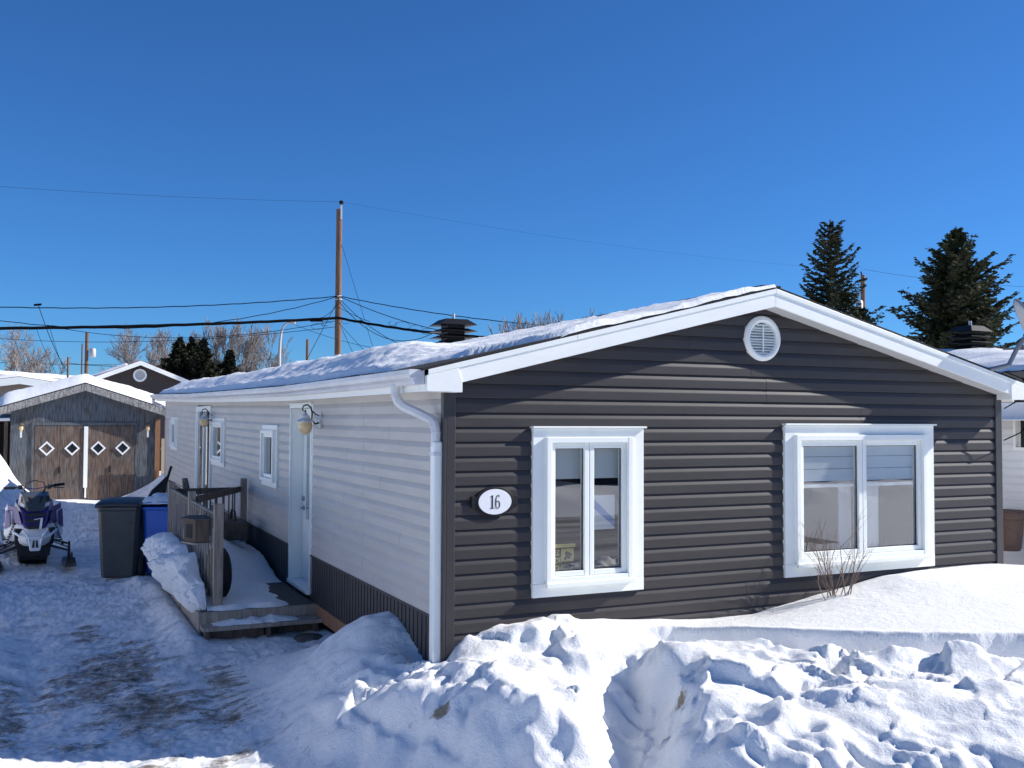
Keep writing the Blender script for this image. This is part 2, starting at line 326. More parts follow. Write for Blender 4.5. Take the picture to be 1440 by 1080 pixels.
def rbf_fit(P,smooth=2e-4):
    n=len(P); d=np.hypot(P[:,None,0]-P[None,:,0],P[:,None,1]-P[None,:,1]); K=d          # linear kernel: crisp, no overshoot
    A=np.zeros((n+3,n+3)); A[:n,:n]=-K+0*np.eye(n); A[:n,:n]-=smooth*10*np.eye(n); Q=np.c_[np.ones(n),P[:,:2]]; A[:n,n:]=Q; A[n:,:n]=Q.T
    b=np.zeros(n+3); b[:n]=P[:,2]; return np.linalg.solve(A,b)
CW=rbf_fit(CP)
def rbf(x,y):
    r=CW[-3]+CW[-2]*x+CW[-1]*y
    for i in range(len(CP)): r=r-CW[i]*np.hypot(x-CP[i,0],y-CP[i,1])
    return r
def gauss(x,y,cx,cy,a,b,ang=0.):
    c,s=math.cos(ang),math.sin(ang); u=(x-cx)*c+(y-cy)*s; v=-(x-cx)*s+(y-cy)*c
    return np.exp(-(u/a)**2-(v/b)**2)
EDGE=np.array([(1.35,-.10),(1.9,-.30),(2.25,-.62),(2.6,-1.15),(3.0,-1.52),(3.5,-1.88),(4.2,-2.2),(5.5,-2.8),(9,-4)])   # foot of the smooth drift
def seg_signed(x,y,P):
    best=np.full(x.shape,1e9); sg=np.zeros(x.shape); al=np.zeros(x.shape); tot=0
    for (a,b) in zip(P[:-1],P[1:]):
        d=b-a; l=np.hypot(*d); t=np.clip(((x-a[0])*d[0]+(y-a[1])*d[1])/l**2,0,1); px=a[0]+t*d[0]; py=a[1]+t*d[1]
        ds=np.hypot(x-px,y-py); cr_=(x-a[0])*d[1]-(y-a[1])*d[0]; m_=ds<best; best=np.where(m_,ds,best); sg=np.where(m_,np.sign(cr_),sg); al=np.where(m_,tot+t*l,al); tot+=l
    return best*sg,al
def height(x,y):
    # wobble the coordinates a little so that no crest runs dead straight
    wx=x+.07*N2.fbm(x*2.1,y*2.1,3)+.02*N3(x*9,y*9); wy=y+.07*N1.fbm(x*2.3+5,y*2.3,3)+.02*N2(x*9,y*9+3)
    near=(1-sstep(7,14,x))*sstep(-10.5,-8,x)*(1-sstep(22,26,y))*sstep(-6,-4.6,y)
    inw=sstep(.02,.25,y)*0  # wall side keeps the control heights
    bx=np.where(np.abs(y)<.35,x*.6+wx*.4,wx); h=rbf(bx,np.where(y>-.5,y*.7+wy*.3,wy))
    # ploughed snow: ridged lumps; the untouched drift stays smooth
    sd,al=seg_signed(x,y,EDGE)      # >0 on the street side of the edge
    rough=sstep(-.02,.18,sd)*sstep(-1.6,-1.2,x)*(1-sstep(.5,.9,y)); rough=np.where(y>-.02,np.clip(rough,0,1)*sstep(-1.5,-1.,x)*(x<1.3),rough)
    pile=sstep(-1.5,-.9,x)*(1-sstep(0,.6,x))*sstep(-.3,.3,y)*(1-sstep(2.2,3.0,y))
    bank=np.clip(np.maximum(rough,pile*.35),0,1)*sstep(.03,.3,h)
    lum=.35+1.1*sstep(-.25,.35,N2.fbm(x*1.1+8,y*1.1,2)); fine=np.where(y>-.8,1.,.6)
    h=h+bank*(.085*N1.fbm(x*1.5,y*1.5,3,.45)+lum*(.030*N2.ridge(x*2.2+3,y*2.2,2,.5)-.01)+.0035*lum*fine*N3.fbm(x*15,y*15,3,.6))
    # broken slabs and clods on the ploughed snow, rougher in some places than in others
    qx=x+.10*N1.fbm(x*3,y*3,3); qy=y+.10*N2.fbm(x*3+9,y*3,3)
    pm=sstep(-.22,.22,N1.fbm(x*.9+40,y*.9,2)); pm2=sstep(-.05,.30,N2.fbm(x*1.6+20,y*1.6+7,2))
    v1,e1=chunks(qx*2.3,qy*2.3,1); v2,e2=chunks(qx*5.6+3,qy*5.6,2); v3,e3=chunks(qx*12.,qy*12.,3)
    lowz=sstep(.04,.22,h); 
    lowz=lowz*(.35+.65*sstep(-.75,-.1,x)); h=h+bank*lowz*((.12*v1)*(.25+.75*pm)*sstep(0,.16,e1)+(.042*v2*sstep(0,.16,e2))*(.10+.90*pm2)+(.012*v3*sstep(0,.2,e3))*pm*pm2)
    # gouges left by the plough blade down the face
    g=N1(x*4.2+y*1.1,y*.7)**2; h=h-rough*.05*np.exp(-g*60)*sstep(.1,.3,h)*(1-sstep(.5,.62,h))
    # trench under the edge of the drift
    wob=.035*N2.fbm(al*3.0,al*0+2,3); dpt=.33*sstep(.25,.7,al)*(1-sstep(4.2,4.9,al))*(.75+.5*N1(al*1.7,al*0))
    h=h-dpt*sstep(-.015,.05,sd+wob)*(1-sstep(.27,.50,sd+wob))
    h=h+.02*sstep(-.2,-.02,sd+wob)*(1-sstep(-.02,.01,sd+wob))*sstep(.2,.7,al)*(1-sstep(4.5,5,al))
    # footprints and hollows in the trodden snow
    for (cx,cy,a,b,an,dp) in [(2.02,-1.60,.07,.20,.5,.12),(2.34,-1.74,.20,.09,.25,.11),(1.88,-2.05,.08,.22,1.1,.09),(2.78,-2.12,.14,.06,.3,.06),(-.62,-.02,.07,.12,.8,.06),(3.5,-2.3,.2,.06,.1,.05)]:
        q=gauss(x,y,cx,cy,a,b,an)+.35*N3.fbm(x*7,y*7,3); h=h-dp*sstep(.35,.62,q)
    # driveway: scraped, rutted, with crusts
    dr=(1-sstep(-1.45,-1.05,x))*sstep(-4.5,-4.2,x)*(1-sstep(22,24,y))*sstep(-6,-5,y)*(1-bank)
    dr=np.maximum(dr,(1-sstep(-.3,.1,x))*sstep(2.3,2.9,y)*(1-sstep(3.7,4,y)))
    h=h+dr*(.026*N1.fbm(x*2.6,y*2.6,6,.62)+.022*np.clip(N2.fbm(x*4.5,y*4.5,5,.65),-.15,.25)+.012*(lambda c:c[0]*sstep(0,.2,c[1]))(chunks(x*9+N1(x*5,y*5),y*9,5))+.005*N3.fbm(x*30,y*22,2))
    for (c,wd,dp) in [(-2.95,.16,.022),(-1.55,.15,.012)]:
        t=x-c-.10*np.sin(y*.6)-.02*y*.3; tr=np.exp(-(t/wd)**2); tread=np.sin((y+.4*np.abs(t))*2*np.pi/.085)*np.cos(t*2*np.pi/.09)
        h=h-dr*tr*(dp+.006*tread*sstep(-.1,.3,N1(x*.8,y*.8+4)))*(y<8)
    # snow pushed against the deck side and behind the bins
    h=h+.16*gauss(x,y,-1.42,4.7,.16,1.3)+.10*gauss(x,y,-1.5,7.5,.22,1.0)*(1+N2(x*4,y*4))
    # banks beside the garage
    lump=1+.25*N1.fbm(x*.8,y*.8,4)
    h=h+2.0*gauss(x,y,-5.6,20.0,1.45,4.2,.06)*lump+.9*gauss(x,y,-4.0,23.2,.55,1.5)*lump
    h=h+1.25*gauss(x,y,.9,23.6,.95,2.6,-.1)*lump+.35*gauss(x,y,.0,24.0,.7,.7)
    h=np.where(near>0,h,0)*near
    # beyond: gently uneven snow
    h=h+(1-near)*(.25*N2.fbm(x*.03,y*.03,3)+.45*sstep(8,14,x)*(1-sstep(60,90,y))+.12*N1.fbm(x*.4,y*.4,3))*(1-.8*sstep(-7,-6,-y)*(np.abs(y)>5))
    return h
def axis(segs):
    out=[]
    for a,b,st in segs:
        n=max(1,int(round((b-a)/st))); out+= [a+(b-a)*i/n for i in range(n)]
    return np.array(out+[segs[-1][1]])
gx=axis([(-900,-120,60),(-120,-30,9),(-30,-9,1.2),(-9,-4.5,.12),(-4.5,-3.4,.05),(-3.4,3.9,.0175),(3.9,6.5,.045),(6.5,11,.12),(11,30,1.2),(30,120,9),(120,900,60)])
gy=axis([(-900,-120,60),(-120,-20,8),(-20,-6,.8),(-6,-3.2,.08),(-3.2,1.4,.0175),(1.4,4.5,.035),(4.5,12,.07),(12,26,.14),(26,60,1.5),(60,160,10),(160,1400,60)])
XX,YY=np.meshgrid(gx,gy); ZZ=height(XX,YY)
# keep the terrain below the deck and inside the house footprint low
inside=(XX>.06)&(XX<6.08)&(YY>.08)&(YY<19.6); ZZ=np.where(inside,np.minimum(ZZ,.0),ZZ)
underdeck=(XX>-1.2)&(XX<.05)&(YY>3.9)&(YY<8.5); ZZ=np.where(underdeck,np.minimum(ZZ,.10),ZZ)
nxg,nyg=len(gx),len(gy)
idx=np.arange(nxg*nyg).reshape(nyg,nxg)
quads=np.stack([idx[:-1,:-1],idx[:-1,1:],idx[1:,1:],idx[1:,:-1]],-1)
cx_=(XX[:-1,:-1]+XX[1:,1:])/2; cy_=(YY[:-1,:-1]+YY[1:,1:])/2
bankline=-1.06+.05*N1(cx_*3,cy_*3)+.52*np.maximum(0,-.25-cy_)
is_drive=(cx_<np.where(cy_<3.0,bankline,.02))&(cx_>-4.25)&(cy_<25)&(cy_>-4.4)
is_bank=(~is_drive)&(cx_>-1.6)&(cx_<14)&(cy_>-5.5)&(cy_<np.where(cx_<.05,3.4,.1))
def sheet(name,mask,mt,dirt=None):
    q=quads[mask]; used=np.unique(q); remap=np.full(nxg*nyg,-1); remap[used]=np.arange(len(used))
    v=np.stack([XX.ravel()[used],YY.ravel()[used],ZZ.ravel()[used]],-1); f=remap[q]
    me=bpy.data.meshes.new(name); me.vertices.add(len(v)); me.vertices.foreach_set('co',v.ravel().astype(np.float32))
    me.loops.add(f.size); me.loops.foreach_set('vertex_index',f.ravel().astype(np.int32))
    me.polygons.add(len(f)); me.polygons.foreach_set('loop_start',np.arange(0,f.size,4,dtype=np.int32)); me.polygons.foreach_set('loop_total',np.full(len(f),4,dtype=np.int32))
    me.update(calc_edges=True); me.polygons.foreach_set('use_smooth',np.ones(len(f),bool)); me.materials.append(M[mt])
    if dirt is not None:
        a=me.attributes.new('dirt','FLOAT','POINT'); a.data.foreach_set('value',dirt(v[:,0],v[:,1]).astype(np.float32))
    o=bpy.data.objects.new(name,me); COL.objects.link(o); o['kind']='structure'; return o
def drive_dirt(x,y):
    d=np.full(x.shape,-.25)
    for cx,cy,a,b,an,s in [(-2.15,3.0,.5,1.6,-.12,.60),(-1.95,1.75,.7,1.0,.1,.58),(-1.5,1.2,.45,.6,.0,.50),(-3.05,1.9,.2,1.5,0,.50),(-1.3,2.2,.3,.8,0,.48),(-2.6,2.6,.5,1.2,0,.42),(-2.35,4.9,.22,.9,0,.5),(-2.1,6.2,.3,.5,0,.35),(-1.3,2.6,.3,.3,0,.34),(-2.5,.9,.5,.25,.2,.45),(-2.1,.2,1.2,.35,.2,.40),(-2.3,10,1.,1.,0,.1)]:
        d=np.maximum(d,-.25+s*gauss(x,y,cx,cy,a,b,an)*1.05)
    return d
def bank_dirt(x,y):
    d=np.full(x.shape,-.3)
    for cx,cy,a,b,s in [(-.35,-.85,.10,.13,.95),(-.5,-.62,.2,.16,.62),(.55,-1.0,.14,.18,.62),(.75,-1.35,.2,.2,.58),(1.12,-1.55,.10,.10,.8),(.35,-1.3,.22,.12,.55),(1.5,-2.6,.3,.2,.5),(-.95,-.3,.2,.3,.42),(-1.0,.25,.15,.3,.4),(.9,-1.0,.14,.08,.5),(2.1,-3.0,.25,.15,.5)]:
        d=np.maximum(d,-.3+s*gauss(x,y,cx,cy,a,b))
    return d
sheet('driveway',is_drive,'snow_drive',drive_dirt)
sheet('snow_bank',is_bank,'snow_bank',bank_dirt)
sheet('snow_ground',~(is_drive|is_bank),'snow')
def ground_z(x,y): return float(height(np.array([[float(x)]]),np.array([[float(y)]]))[0,0])

# ------------------------------------------------------------------ the house
RX,RZ,SL=3.0775,3.615,.2445            # ridge x, top z, slope
ROOFY0,ROOFY1=-.20,20.0
def sag(y,z):
    t=min(1,max(0,(z-.86)/1.8)); b=float(np.interp(y,[0,4,7.5,16,20],[0,-.01,-.03,-.03,.05])); a=float(np.interp(y,[0,4.4,9.8,13,20],[0,0,.06,.10,.24]))
    return b*(1-t)+a*t
def sg(p): return (p[0],p[1],p[2]+sag(p[1],p[2]))
def sgr(p):      # for things on the left eave only: fades out towards the ridge
    k=max(0,1-(p[0]+.3)/3.3) if p[0]<3 else 0
    return (p[0],p[1],p[2]+k*float(np.interp(p[1],[0,4.4,9.8,13,20],[0,0,.06,.10,.24])))
def rooftop(x): return RZ-SL*abs(x-RX)
house=thing('mobile_home','long low bungalow with charcoal gable front, pale grey side wall, white trim and snowy roof','house',(0,0,0))
CO=.1143
PROF=[(.000,-.001),(.000,-.0160),(.004,-.0172),(.066,-.0172),(.072,-.0160),(CO-.004,-.0025),(CO-.0005,-.0015)]     # (z, out)
def siding(name,mt,along,L0,L1,zb,zt,holes,top=None,fn=None,seams=0,parent=house,base=0.,sign=-1):
    """Dutch-lap courses. along='x' -> faces -y ; along='y' -> faces -x"""
    mb=MB(); n=int(math.ceil((zt-zb)/CO)); rs=random.Random(5)
    for k in range(n):
        z0=zb+k*CO
        a0,a1=L0,L1; zs=[min(z0+p[0],zt) for p in PROF]
        segs=[(a0,a1)]
        for (h0,h1,hz0,hz1) in holes:
            if hz0<z0+CO*.5<hz1:
                ns=[]
                for (s0,s1) in segs:
                    if h0>=s1 or h1<=s0: ns.append((s0,s1)); continue
                    if h0>s0: ns.append((s0,h0))
                    if h1<s1: ns.append((h1,s1))
                segs=ns
        # staggered panel joints, one panel a hair proud of the next
        out=[]
        for (s0,s1) in segs:
            if s1-s0>3 and seams:
                c=s0+(.35+.3*rs.random()+(.12 if (k//2)%2 else -.12))*(s1-s0) if k%2==0 else lastc if 'lastc' in dir() and s0<lastc<s1 else s0+.5*(s1-s0)
                lastc=c; out+= [(s0,c,0.),(c,s1,.0012)]
            else: out.append((s0,s1,0.))
        if fn:
            o2=[]
            for (s0,s1,pr) in out:
                cuts=[s0]+[c for c in np.arange(0.,25.,.5) if s0+.01<c<s1-.01]+[s1]
                o2+= [(a,b,pr) for a,b in zip(cuts[:-1],cuts[1:])]
            out=o2
        for (s0,s1,pr) in out:
            ys=[p[1]-pr for p in PROF]; vs=[]
            for i,(z,o) in enumerate(zip(zs,ys)):
                e0,e1=s0,s1
                if top:
                    lo,hi=top(z); e0=max(s0,min(lo,s1)); e1=min(s1,max(hi,s0))
                    if e1<e0: e0=e1=(e0+e1)/2
                for e in (e0,e1): vs.append((e,base+sign*-o*1.0 if False else base+o,z) if along=='x' else (base+o,e,z))
            fs=[(2*i,2*i+1,2*i+3,2*i+2) for i in range(len(PROF)-1)]
            if max(v[0 if along=='x' else 1] for v in vs)-min(v[0 if along=='x' else 1] for v in vs)>.01: mb.add(vs,fs)
    return mb.build(name,mt,parent,fn=fn,fix=False)
def gable(z):
    if z<2.78: return (-9,9)
    t=(RZ-.14-z)/SL; return (RX-max(t,0),RX+max(t,0))
W1=(.738,1.785,.985,2.372); W2=(3.305,5.180,.985,2.400); U1=(.845,1.660,1.09,2.272,.048,.045); U2=(3.412,5.055,1.10,2.285,.055,.050)
def hole(w,i=.09): return (w[0]+i,w[1]-i,w[2]+i,w[3]-i)
siding('front_siding','charcoal','x',.0,6.155,.296,3.5,[hole(W1),hole(W2)],gable,seams=1)
VENT=(3.068,3.158)
D1=(4.20,5.30,.40,2.585); WB=(6.02,6.99,1.485,2.325); WC=(10.30,11.72,1.54,2.39); D2=(11.85,13.83,.42,2.60); WD=(17.02,18.28,1.55,2.32)
siding('side_siding','lightvinyl','y',.035,19.72,.86,2.80,[hole(w,.07) if w is not D1 and w is not D2 else (w[0]+.04,w[1]-.04,.3,w[3]-.03) for w in (D1,WB,WC,D2,WD)],None,fn=sg,seams=1)
# skirt of vertical ribbed panels
mb=MB(); y=.035
prof=[(0,.004),(.022,.004),(.026,-.020),(.060,-.020),(.074,-.024),(.088,-.020),(.098,-.020)]
ys=[];
while y<19.7:
    for (a,o) in prof: ys.append((y+a,o))
    y+=.100
def blocked(yy): return D1[0]-.0<yy<D1[1]+.0
for (a,b) in zip(ys[:-1],ys[1:]):
    if blocked((a[0]+b[0])/2): continue
    mb.add([(a[1],a[0],.31),(b[1],b[0],.31),(b[1],b[0],.853),(a[1],a[0],.853)],[(0,3,2,1)])
mb.box(-.024,-.001,.035,D1[0]-.0,.842,.8605); mb.box(-.024,-.001,D1[1],19.7,.842,.8605)
mb.build('skirt','skirt',house,fn=sg,fix=False)
mb=MB(); mb.box(-.03,.02,1.2,4.1,.18,.335); mb.build('sill_board','woodbase',house,bevel=.004)
mb=MB()
mb.box(-.028,.0,-.028,.036,.2,2.66); mb.box(0,.075,-.028,.0,.2,2.74)
mb.build('corner_trim','charcoal_trim',house,bevel=.005)
mb=MB(); mb.box(6.085,6.18,-.028,.03,.5,2.68); mb.build('corner_trim','charcoal_trim',house,bevel=.005)
mb=MB(); mb.box(-.03,0,19.66,19.75,.3,2.66); mb.build('corner_trim','lightvinyl',house,fn=sg)
# walls behind the vinyl (close the house): right, back, inner
mb=MB(); mb.box(6.135,6.15,.01,19.7,.1,2.8); mb.build('right_wall','lightvinyl',house)
mb=MB(); mb.prism([(0,.1),(6.13,.1),(6.13,2.74),(RX,3.46),(0,2.74)],'y',19.70,19.74); mb.build('back_wall','lightvinyl',house)
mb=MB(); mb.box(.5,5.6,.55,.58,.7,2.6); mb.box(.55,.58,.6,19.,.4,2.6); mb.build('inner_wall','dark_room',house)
# roof deck and shingles
def slab(x0,x1,t,dz=0,y0=ROOFY0,y1=ROOFY1):
    mb=MB(); n=24
    for i in range(n):
        a=y0+(y1-y0)*i/n; b=y0+(y1-y0)*(i+1)/n
        za,zb=rooftop(x0)+dz,rooftop(x1)+dz
        mb.hexa([(x0,a,za-t),(x1,a,zb-t),(x1,b,zb-t),(x0,b,za-t),(x0,a,za),(x1,a,zb),(x1,b,zb),(x0,b,za)])
    return mb
sl_=slab(-.27,RX,.022); s2=slab(RX,6.42,.022); sl_.add(s2.v,s2.f); roof=sl_.build('roof','shingle',house,fn=sgr,fix=False)
mb=MB(); mb.bar((RX,ROOFY0+.05,RZ+.004),(RX,ROOFY1,RZ+.004),.2,.02); mb.build('ridge_cap','shingle',roof)
# rake fascia: main board + narrow upper strip + lap joints
def rake(xa,xb,y,top,bot,thick,mb):
    za,zb=rooftop(xa),rooftop(xb)
    mb.hexa([(xa,y-thick,za-bot),(xb,y-thick,zb-bot),(xb,y,zb-bot),(xa,y,za-bot),(xa,y-thick,za-top),(xb,y-thick,zb-top),(xb,y,zb-top),(xa,y,za-top)])
mb=MB()
for xa,xb in ((-.01,RX-.001),(RX+.001,6.2)): rake(xa,xb,ROOFY0+.02,.026,.182,.018,mb)
f1=mb.build('rake_fascia','fascia',house,bevel=.003)
mb=MB()
for xa,xb in ((-.22,1.05),(1.053,RX-.001),(RX+.001,4.6),(4.603,6.36)): rake(xa,xb,ROOFY0+.003,.022,.062,.012,mb)
mb.build('drip_edge','white',f1,bevel=.002)
# boxed returns at the two eave corners
mb=MB(); mb.prism([(-.235,2.622),(.055,2.618),(.055,rooftop(.055)-.175),(.02,rooftop(.02)-.063),(-.235,rooftop(-.235)-.063)],'y',ROOFY0-.009,-.03); mb.build('eave_return','fascia',house,bevel=.004)
mb=MB(); mb.prism([(6.10,2.64),(6.36,2.64),(6.36,rooftop(6.36)-.063),(6.10,rooftop(6.10)-.063)],'y',ROOFY0-.009,-.03); mb.build('eave_return','fascia',house,bevel=.004)
# rake soffit
mb=MB()
for xa,xb in ((.06,RX),(RX,6.1)):
    za,zb=rooftop(xa)-.176,rooftop(xb)-.176
    mb.hexa([(xa,ROOFY0+.02,za-.005),(xb,ROOFY0+.02,zb-.005),(xb,.0,zb-.005),(xa,.0,za-.005),(xa,ROOFY0+.02,za),(xb,ROOFY0+.02,zb),(xb,.0,zb),(xa,.0,za)])
mb.build('rake_soffit','soffit',house)
# left eave: soffit, fascia, gutter, hangers
def long(x0,x1,z0,z1,y0=-.03,y1=ROOFY1,n=24):
    mb=MB()
    for i in range(n): 
        a=y0+(y1-y0)*i/n; b=y0+(y1-y0)*(i+1)/n; mb.hexa([(x0,a,z0),(x1,a,z0),(x1,b,z0),(x0,b,z0),(x0,a,z1),(x1,a,z1),(x1,b,z1),(x0,b,z1)])
    return mb
fe=lambda p:(p[0],p[1],p[2]+float(np.interp(p[1],[0,4.4,9.8,13,20],[0,0,.06,.10,.24])))
long(-.225,.02,2.655,2.662).build('eave_soffit','soffit',house,fn=fe)
long(-.238,-.226,2.622,2.775).build('eave_fascia','fascia',house,fn=fe)
long(6.2,6.36,2.655,2.662).build('eave_soffit','soffit',house); long(6.35,6.365,2.622,2.79).build('eave_fascia','fascia',house)
gp=[(-.240,2.785),(-.240,2.675),(-.312,2.672),(-.325,2.700),(-.352,2.722),(-.362,2.752),(-.362,2.783),(-.350,2.787),(-.350,2.775),(-.346,2.755),(-.335,2.727),(-.308,2.705),(-.303,2.682),(-.248,2.684),(-.248,2.785)]
mb=MB(); n=40; y0,y1=-.17,20.25
for i in range(n):
    a=y0+(y1-y0)*i/n; b=y0+(y1-y0)*(i+1)/n
    for k in range(len(gp)):
        p,q=gp[k],gp[(k+1)%len(gp)]; mb.add([(p[0],a,p[1]),(q[0],a,q[1]),(q[0],b,q[1]),(p[0],b,p[1])],[(0,1,2,3)])
mb.prism([gp[i] for i in range(8)],'y',y0-.004,y0); 
gut=mb.build('gutter','gutter',house,fn=fe,fix=False)
for i in range(26): mb=MB(); mb.box(-.366,-.24,.3+.77*i,.315+.77*i,2.784,2.790); mb.build('gutter_hanger','steel',gut,fn=fe)
def rect_tube(name,pts,w_,d_,mt,parent):
    mb=MB(); 
    for a,b in zip(pts[:-1],pts[1:]): 
        mb.bar(a,b,w_,d_,up=(0,1,0) if abs((Vector(b)-Vector(a)).normalized().y)<.8 else (1,0,0))
    return mb.build(name,mt,parent,bevel=.006)
def dpath(y):
    P=[(-.30,y+.30,2.68),(-.30,y+.30,2.60),(-.285,y+.285,2.55),(-.25,y+.26,2.515),(-.13,y+.12,2.44),(-.085,y+.07,2.41),(-.062,y+.035,2.37),(-.058,y+.03,2.31),(-.058,y+.03,2.2)]
    return P
ds=MB(); P_=dpath(0.02)
ds.tube([P_[0],P_[1],P_[2],P_[3],P_[4],P_[5],P_[6],P_[7],P_[8]],.040,8); dsp=ds.build('downspout','gutter',house,smooth=True)
mb=MB(); mb.box(-.094,-.022,.00,.088,.35,2.24); mb.build('straight_pipe','white',dsp,bevel=.012)
for i in range(7):
    t=i/6; a=Vector(P_[1]).lerp(Vector(P_[3]),t); mb=MB(); mb.tube([a+Vector((0,0,.004)),a-Vector((0,0,.004))],.0435,8); mb.build('crimp_ring','gutter',dsp)
for i in range(6):
    t=i/5; a=Vector(P_[5]).lerp(Vector(P_[7]),t); mb=MB(); mb.tube([a+Vector((0,0,.004)),a-Vector((0,0,.004))],.0435,8); mb.build('crimp_ring','gutter',dsp)
mb=MB(); mb.box(-.098,-.018,-.004,.092,2.13,2.155); mb.build('pipe_collar','gutter',dsp)
mb=MB(); mb.tube([(-.30,19.9,2.9),(-.3,19.95,2.82),(-.12,20.0,2.74),(-.06,19.85,2.7)],.045,8); mb.build('downspout','gutter',house,smooth=True)

# windows ----------------------------------------------------------
def front_window(w_,u_,label,valance):
    x0,x1,z0,z1=w_; c=MB(); cw=.095; o=-.044
    # flat outer casing
    i0,i1,j0,j1,fw,sw=u_; e=.006
    c.box(x0,i0+e,o,.0,j0+e,z1-.03); c.box(i1-e,x1,o,.0,j0+e,z1-.03); c.box(x0,x1,o-.0015,.0,z0,j0+e); c.box(x0+.0005,x1-.0005,o-.001,.0,j1-e,z1-.0295)
    wn=c.build('window','white',house,bevel=.004); tag(wn,label)
    d=MB(); d.box(x0-.012,x1+.014,-.075,.0,z1-.0285,z1-.012); d.build('drip_cap','white',wn,bevel=.003)
    # raised unit frame
    f=MB(); fo=-.082
    f.box(i0,i0+fw,fo,.06,j0,j1); f.box(i1-fw,i1,fo,.06,j0,j1); f.box(i0+fw-.001,i1-fw+.001,fo+.002,.06,j1-fw,j1-.001); f.box(i0+fw-.001,i1-fw+.001,fo+.002,.06,j0+.001,j0+fw)
    f.box(i0-.012,i1+.012,fo-.03,-.03,j0-.028,j0+.012)
    f.build('frame','white',wn,bevel=.005)
    mid=(i0+i1)/2; so=-.052
    for a,b in ((i0+fw,mid-.002),(mid+.002,i1-fw)):
        s=MB(); k0,k1=j0+fw,j1-fw
        s.box(a,a+sw,so,.02,k0,k1); s.box(b-sw,b,so,.02,k0,k1); s.box(a+sw-.001,b-sw+.001,so+.0015,.02,k1-sw,k1-.0008); s.box(a+sw-.001,b-sw+.001,so+.0015,.02,k0+.0008,k0+sw)
        s.build('sash','white',wn,bevel=.006)
        p=MB(); p.add([(a+sw-.004,-.018,k0+sw-.004),(b-sw+.004,-.018,k0+sw-.004),(b-sw+.004,-.018,k1-sw+.004),(a+sw-.004,-.018,k1-sw+.004)],[(0,1,2,3)]); p.build('pane','glass',wn,fix=False)
        p=MB(); g=.006
        p.box(a+sw,a+sw+g,-.03,-.0185,k0+sw,k1-sw); p.box(b-sw-g,b-sw,-.03,-.0185,k0+sw,k1-sw); p.box(a+sw,b-sw,-.03,-.0185,k1-sw-g,k1-sw); p.box(a+sw,b-sw,-.03,-.0185,k0+sw,k0+sw+g)
        p.build('glazing_bead','charcoal_trim',wn)
    # room behind the glass, its lack of light put into a near-black colour
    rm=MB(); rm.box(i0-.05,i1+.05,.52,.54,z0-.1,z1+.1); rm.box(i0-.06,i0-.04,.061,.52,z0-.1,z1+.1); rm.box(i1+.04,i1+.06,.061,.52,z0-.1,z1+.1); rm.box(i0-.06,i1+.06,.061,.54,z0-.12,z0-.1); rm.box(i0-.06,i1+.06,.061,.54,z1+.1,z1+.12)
    rm.build('dark_backing','dark_room',wn)
    if valance:
        v=MB(); zt=k1-.04; 
        for q in range(3): v.box(i0+fw,i1-fw,.012-.004*q,.024,zt-.115*(q+1)+.004,zt-.115*q)
        v.box(i0+fw,i1-fw,.006,.026,zt-.40,zt-.37)
        v.build('blind','valance',wn)
        v=MB(); v.box(mid-.20,mid-.05,.05,.07,k0,zt-.36); v.build('curtain','curtain',wn); v=MB(); v.box(mid+.06,mid+.30,.05,.07,k0,zt-.36); v.build('curtain','curtain',wn)
    else:
        v=MB(); v.box(i0+fw,i1-fw,.06,.07,k1-.30,k1); v.build('blind','valance',wn)
    return wn,(i0,i1,j0,j1,mid,fw,sw)
wa,g1=front_window(W1,U1,'narrow two-pane casement window left of the pair on the charcoal gable wall',False)
wb_,g2=front_window(W2,U2,'wide two-pane casement window behind the bare shrub on the charcoal wall',True)
def side_window(w_,label):
    y0,y1,z0,z1=w_; dz=sag((y0+y1)/2,(z0+z1)/2); fn=lambda p:(p[0],p[1],p[2]+dz)
    cw=.075; o=-.042; c=MB()
    c.box(o,.0,y0,y0+cw,z0+cw,z1-cw); c.box(o,.0,y1-cw,y1,z0+cw,z1-cw); c.box(o-.001,.0,y0,y1,z0,z0+cw); c.box(o-.001,0,y0,y1,z1-cw,z1)
    wn=c.build('window','white',house,bevel=.004,fn=fn); tag(wn,label)
    f=MB(); a,b,e,g=y0+cw-.005,y1-cw+.005,z0+cw-.005,z1-cw+.005; q=.05
    f.box(-.085,.06,a,a+q,e,g); f.box(-.085,.06,b-q,b,e,g); f.box(-.083,.06,a+q-.001,b-q+.001,e+.001,e+q); f.box(-.083,.06,a+q-.001,b-q+.001,g-q,g-.001); f.build('frame','white',wn,fn=fn,bevel=.004)
    s=MB(); a+=q;b-=q;e+=q;g-=q; s.box(-.05,.03,a,a+q,e,g); s.box(-.05,.03,b-q,b,e,g); s.box(-.048,.03,a+q,b-q,e,e+q); s.box(-.048,.03,a+q,b-q,g-q,g); s.build('sash','white',wn,fn=fn,bevel=.004)
    p=MB(); p.add([(-.018,a+q-.003,e+q-.003),(-.018,b-q+.003,e+q-.003),(-.018,b-q+.003,g-q+.003),(-.018,a+q-.003,g-q+.003)],[(0,1,2,3)]); p.build('pane','glass',wn,fn=fn)
    p=MB(); p.box(.2,.22,a-.1,b+.1,e-.1,g+.1); p.build('dark_backing','dark_room',wn,fn=fn)
side_window(WB,'small white casement window between the near door and the deck railing')
side_window(WC,'taller narrow white window just in front of the patio door')
side_window(WD,'farthest small white window near the back corner of the side wall')
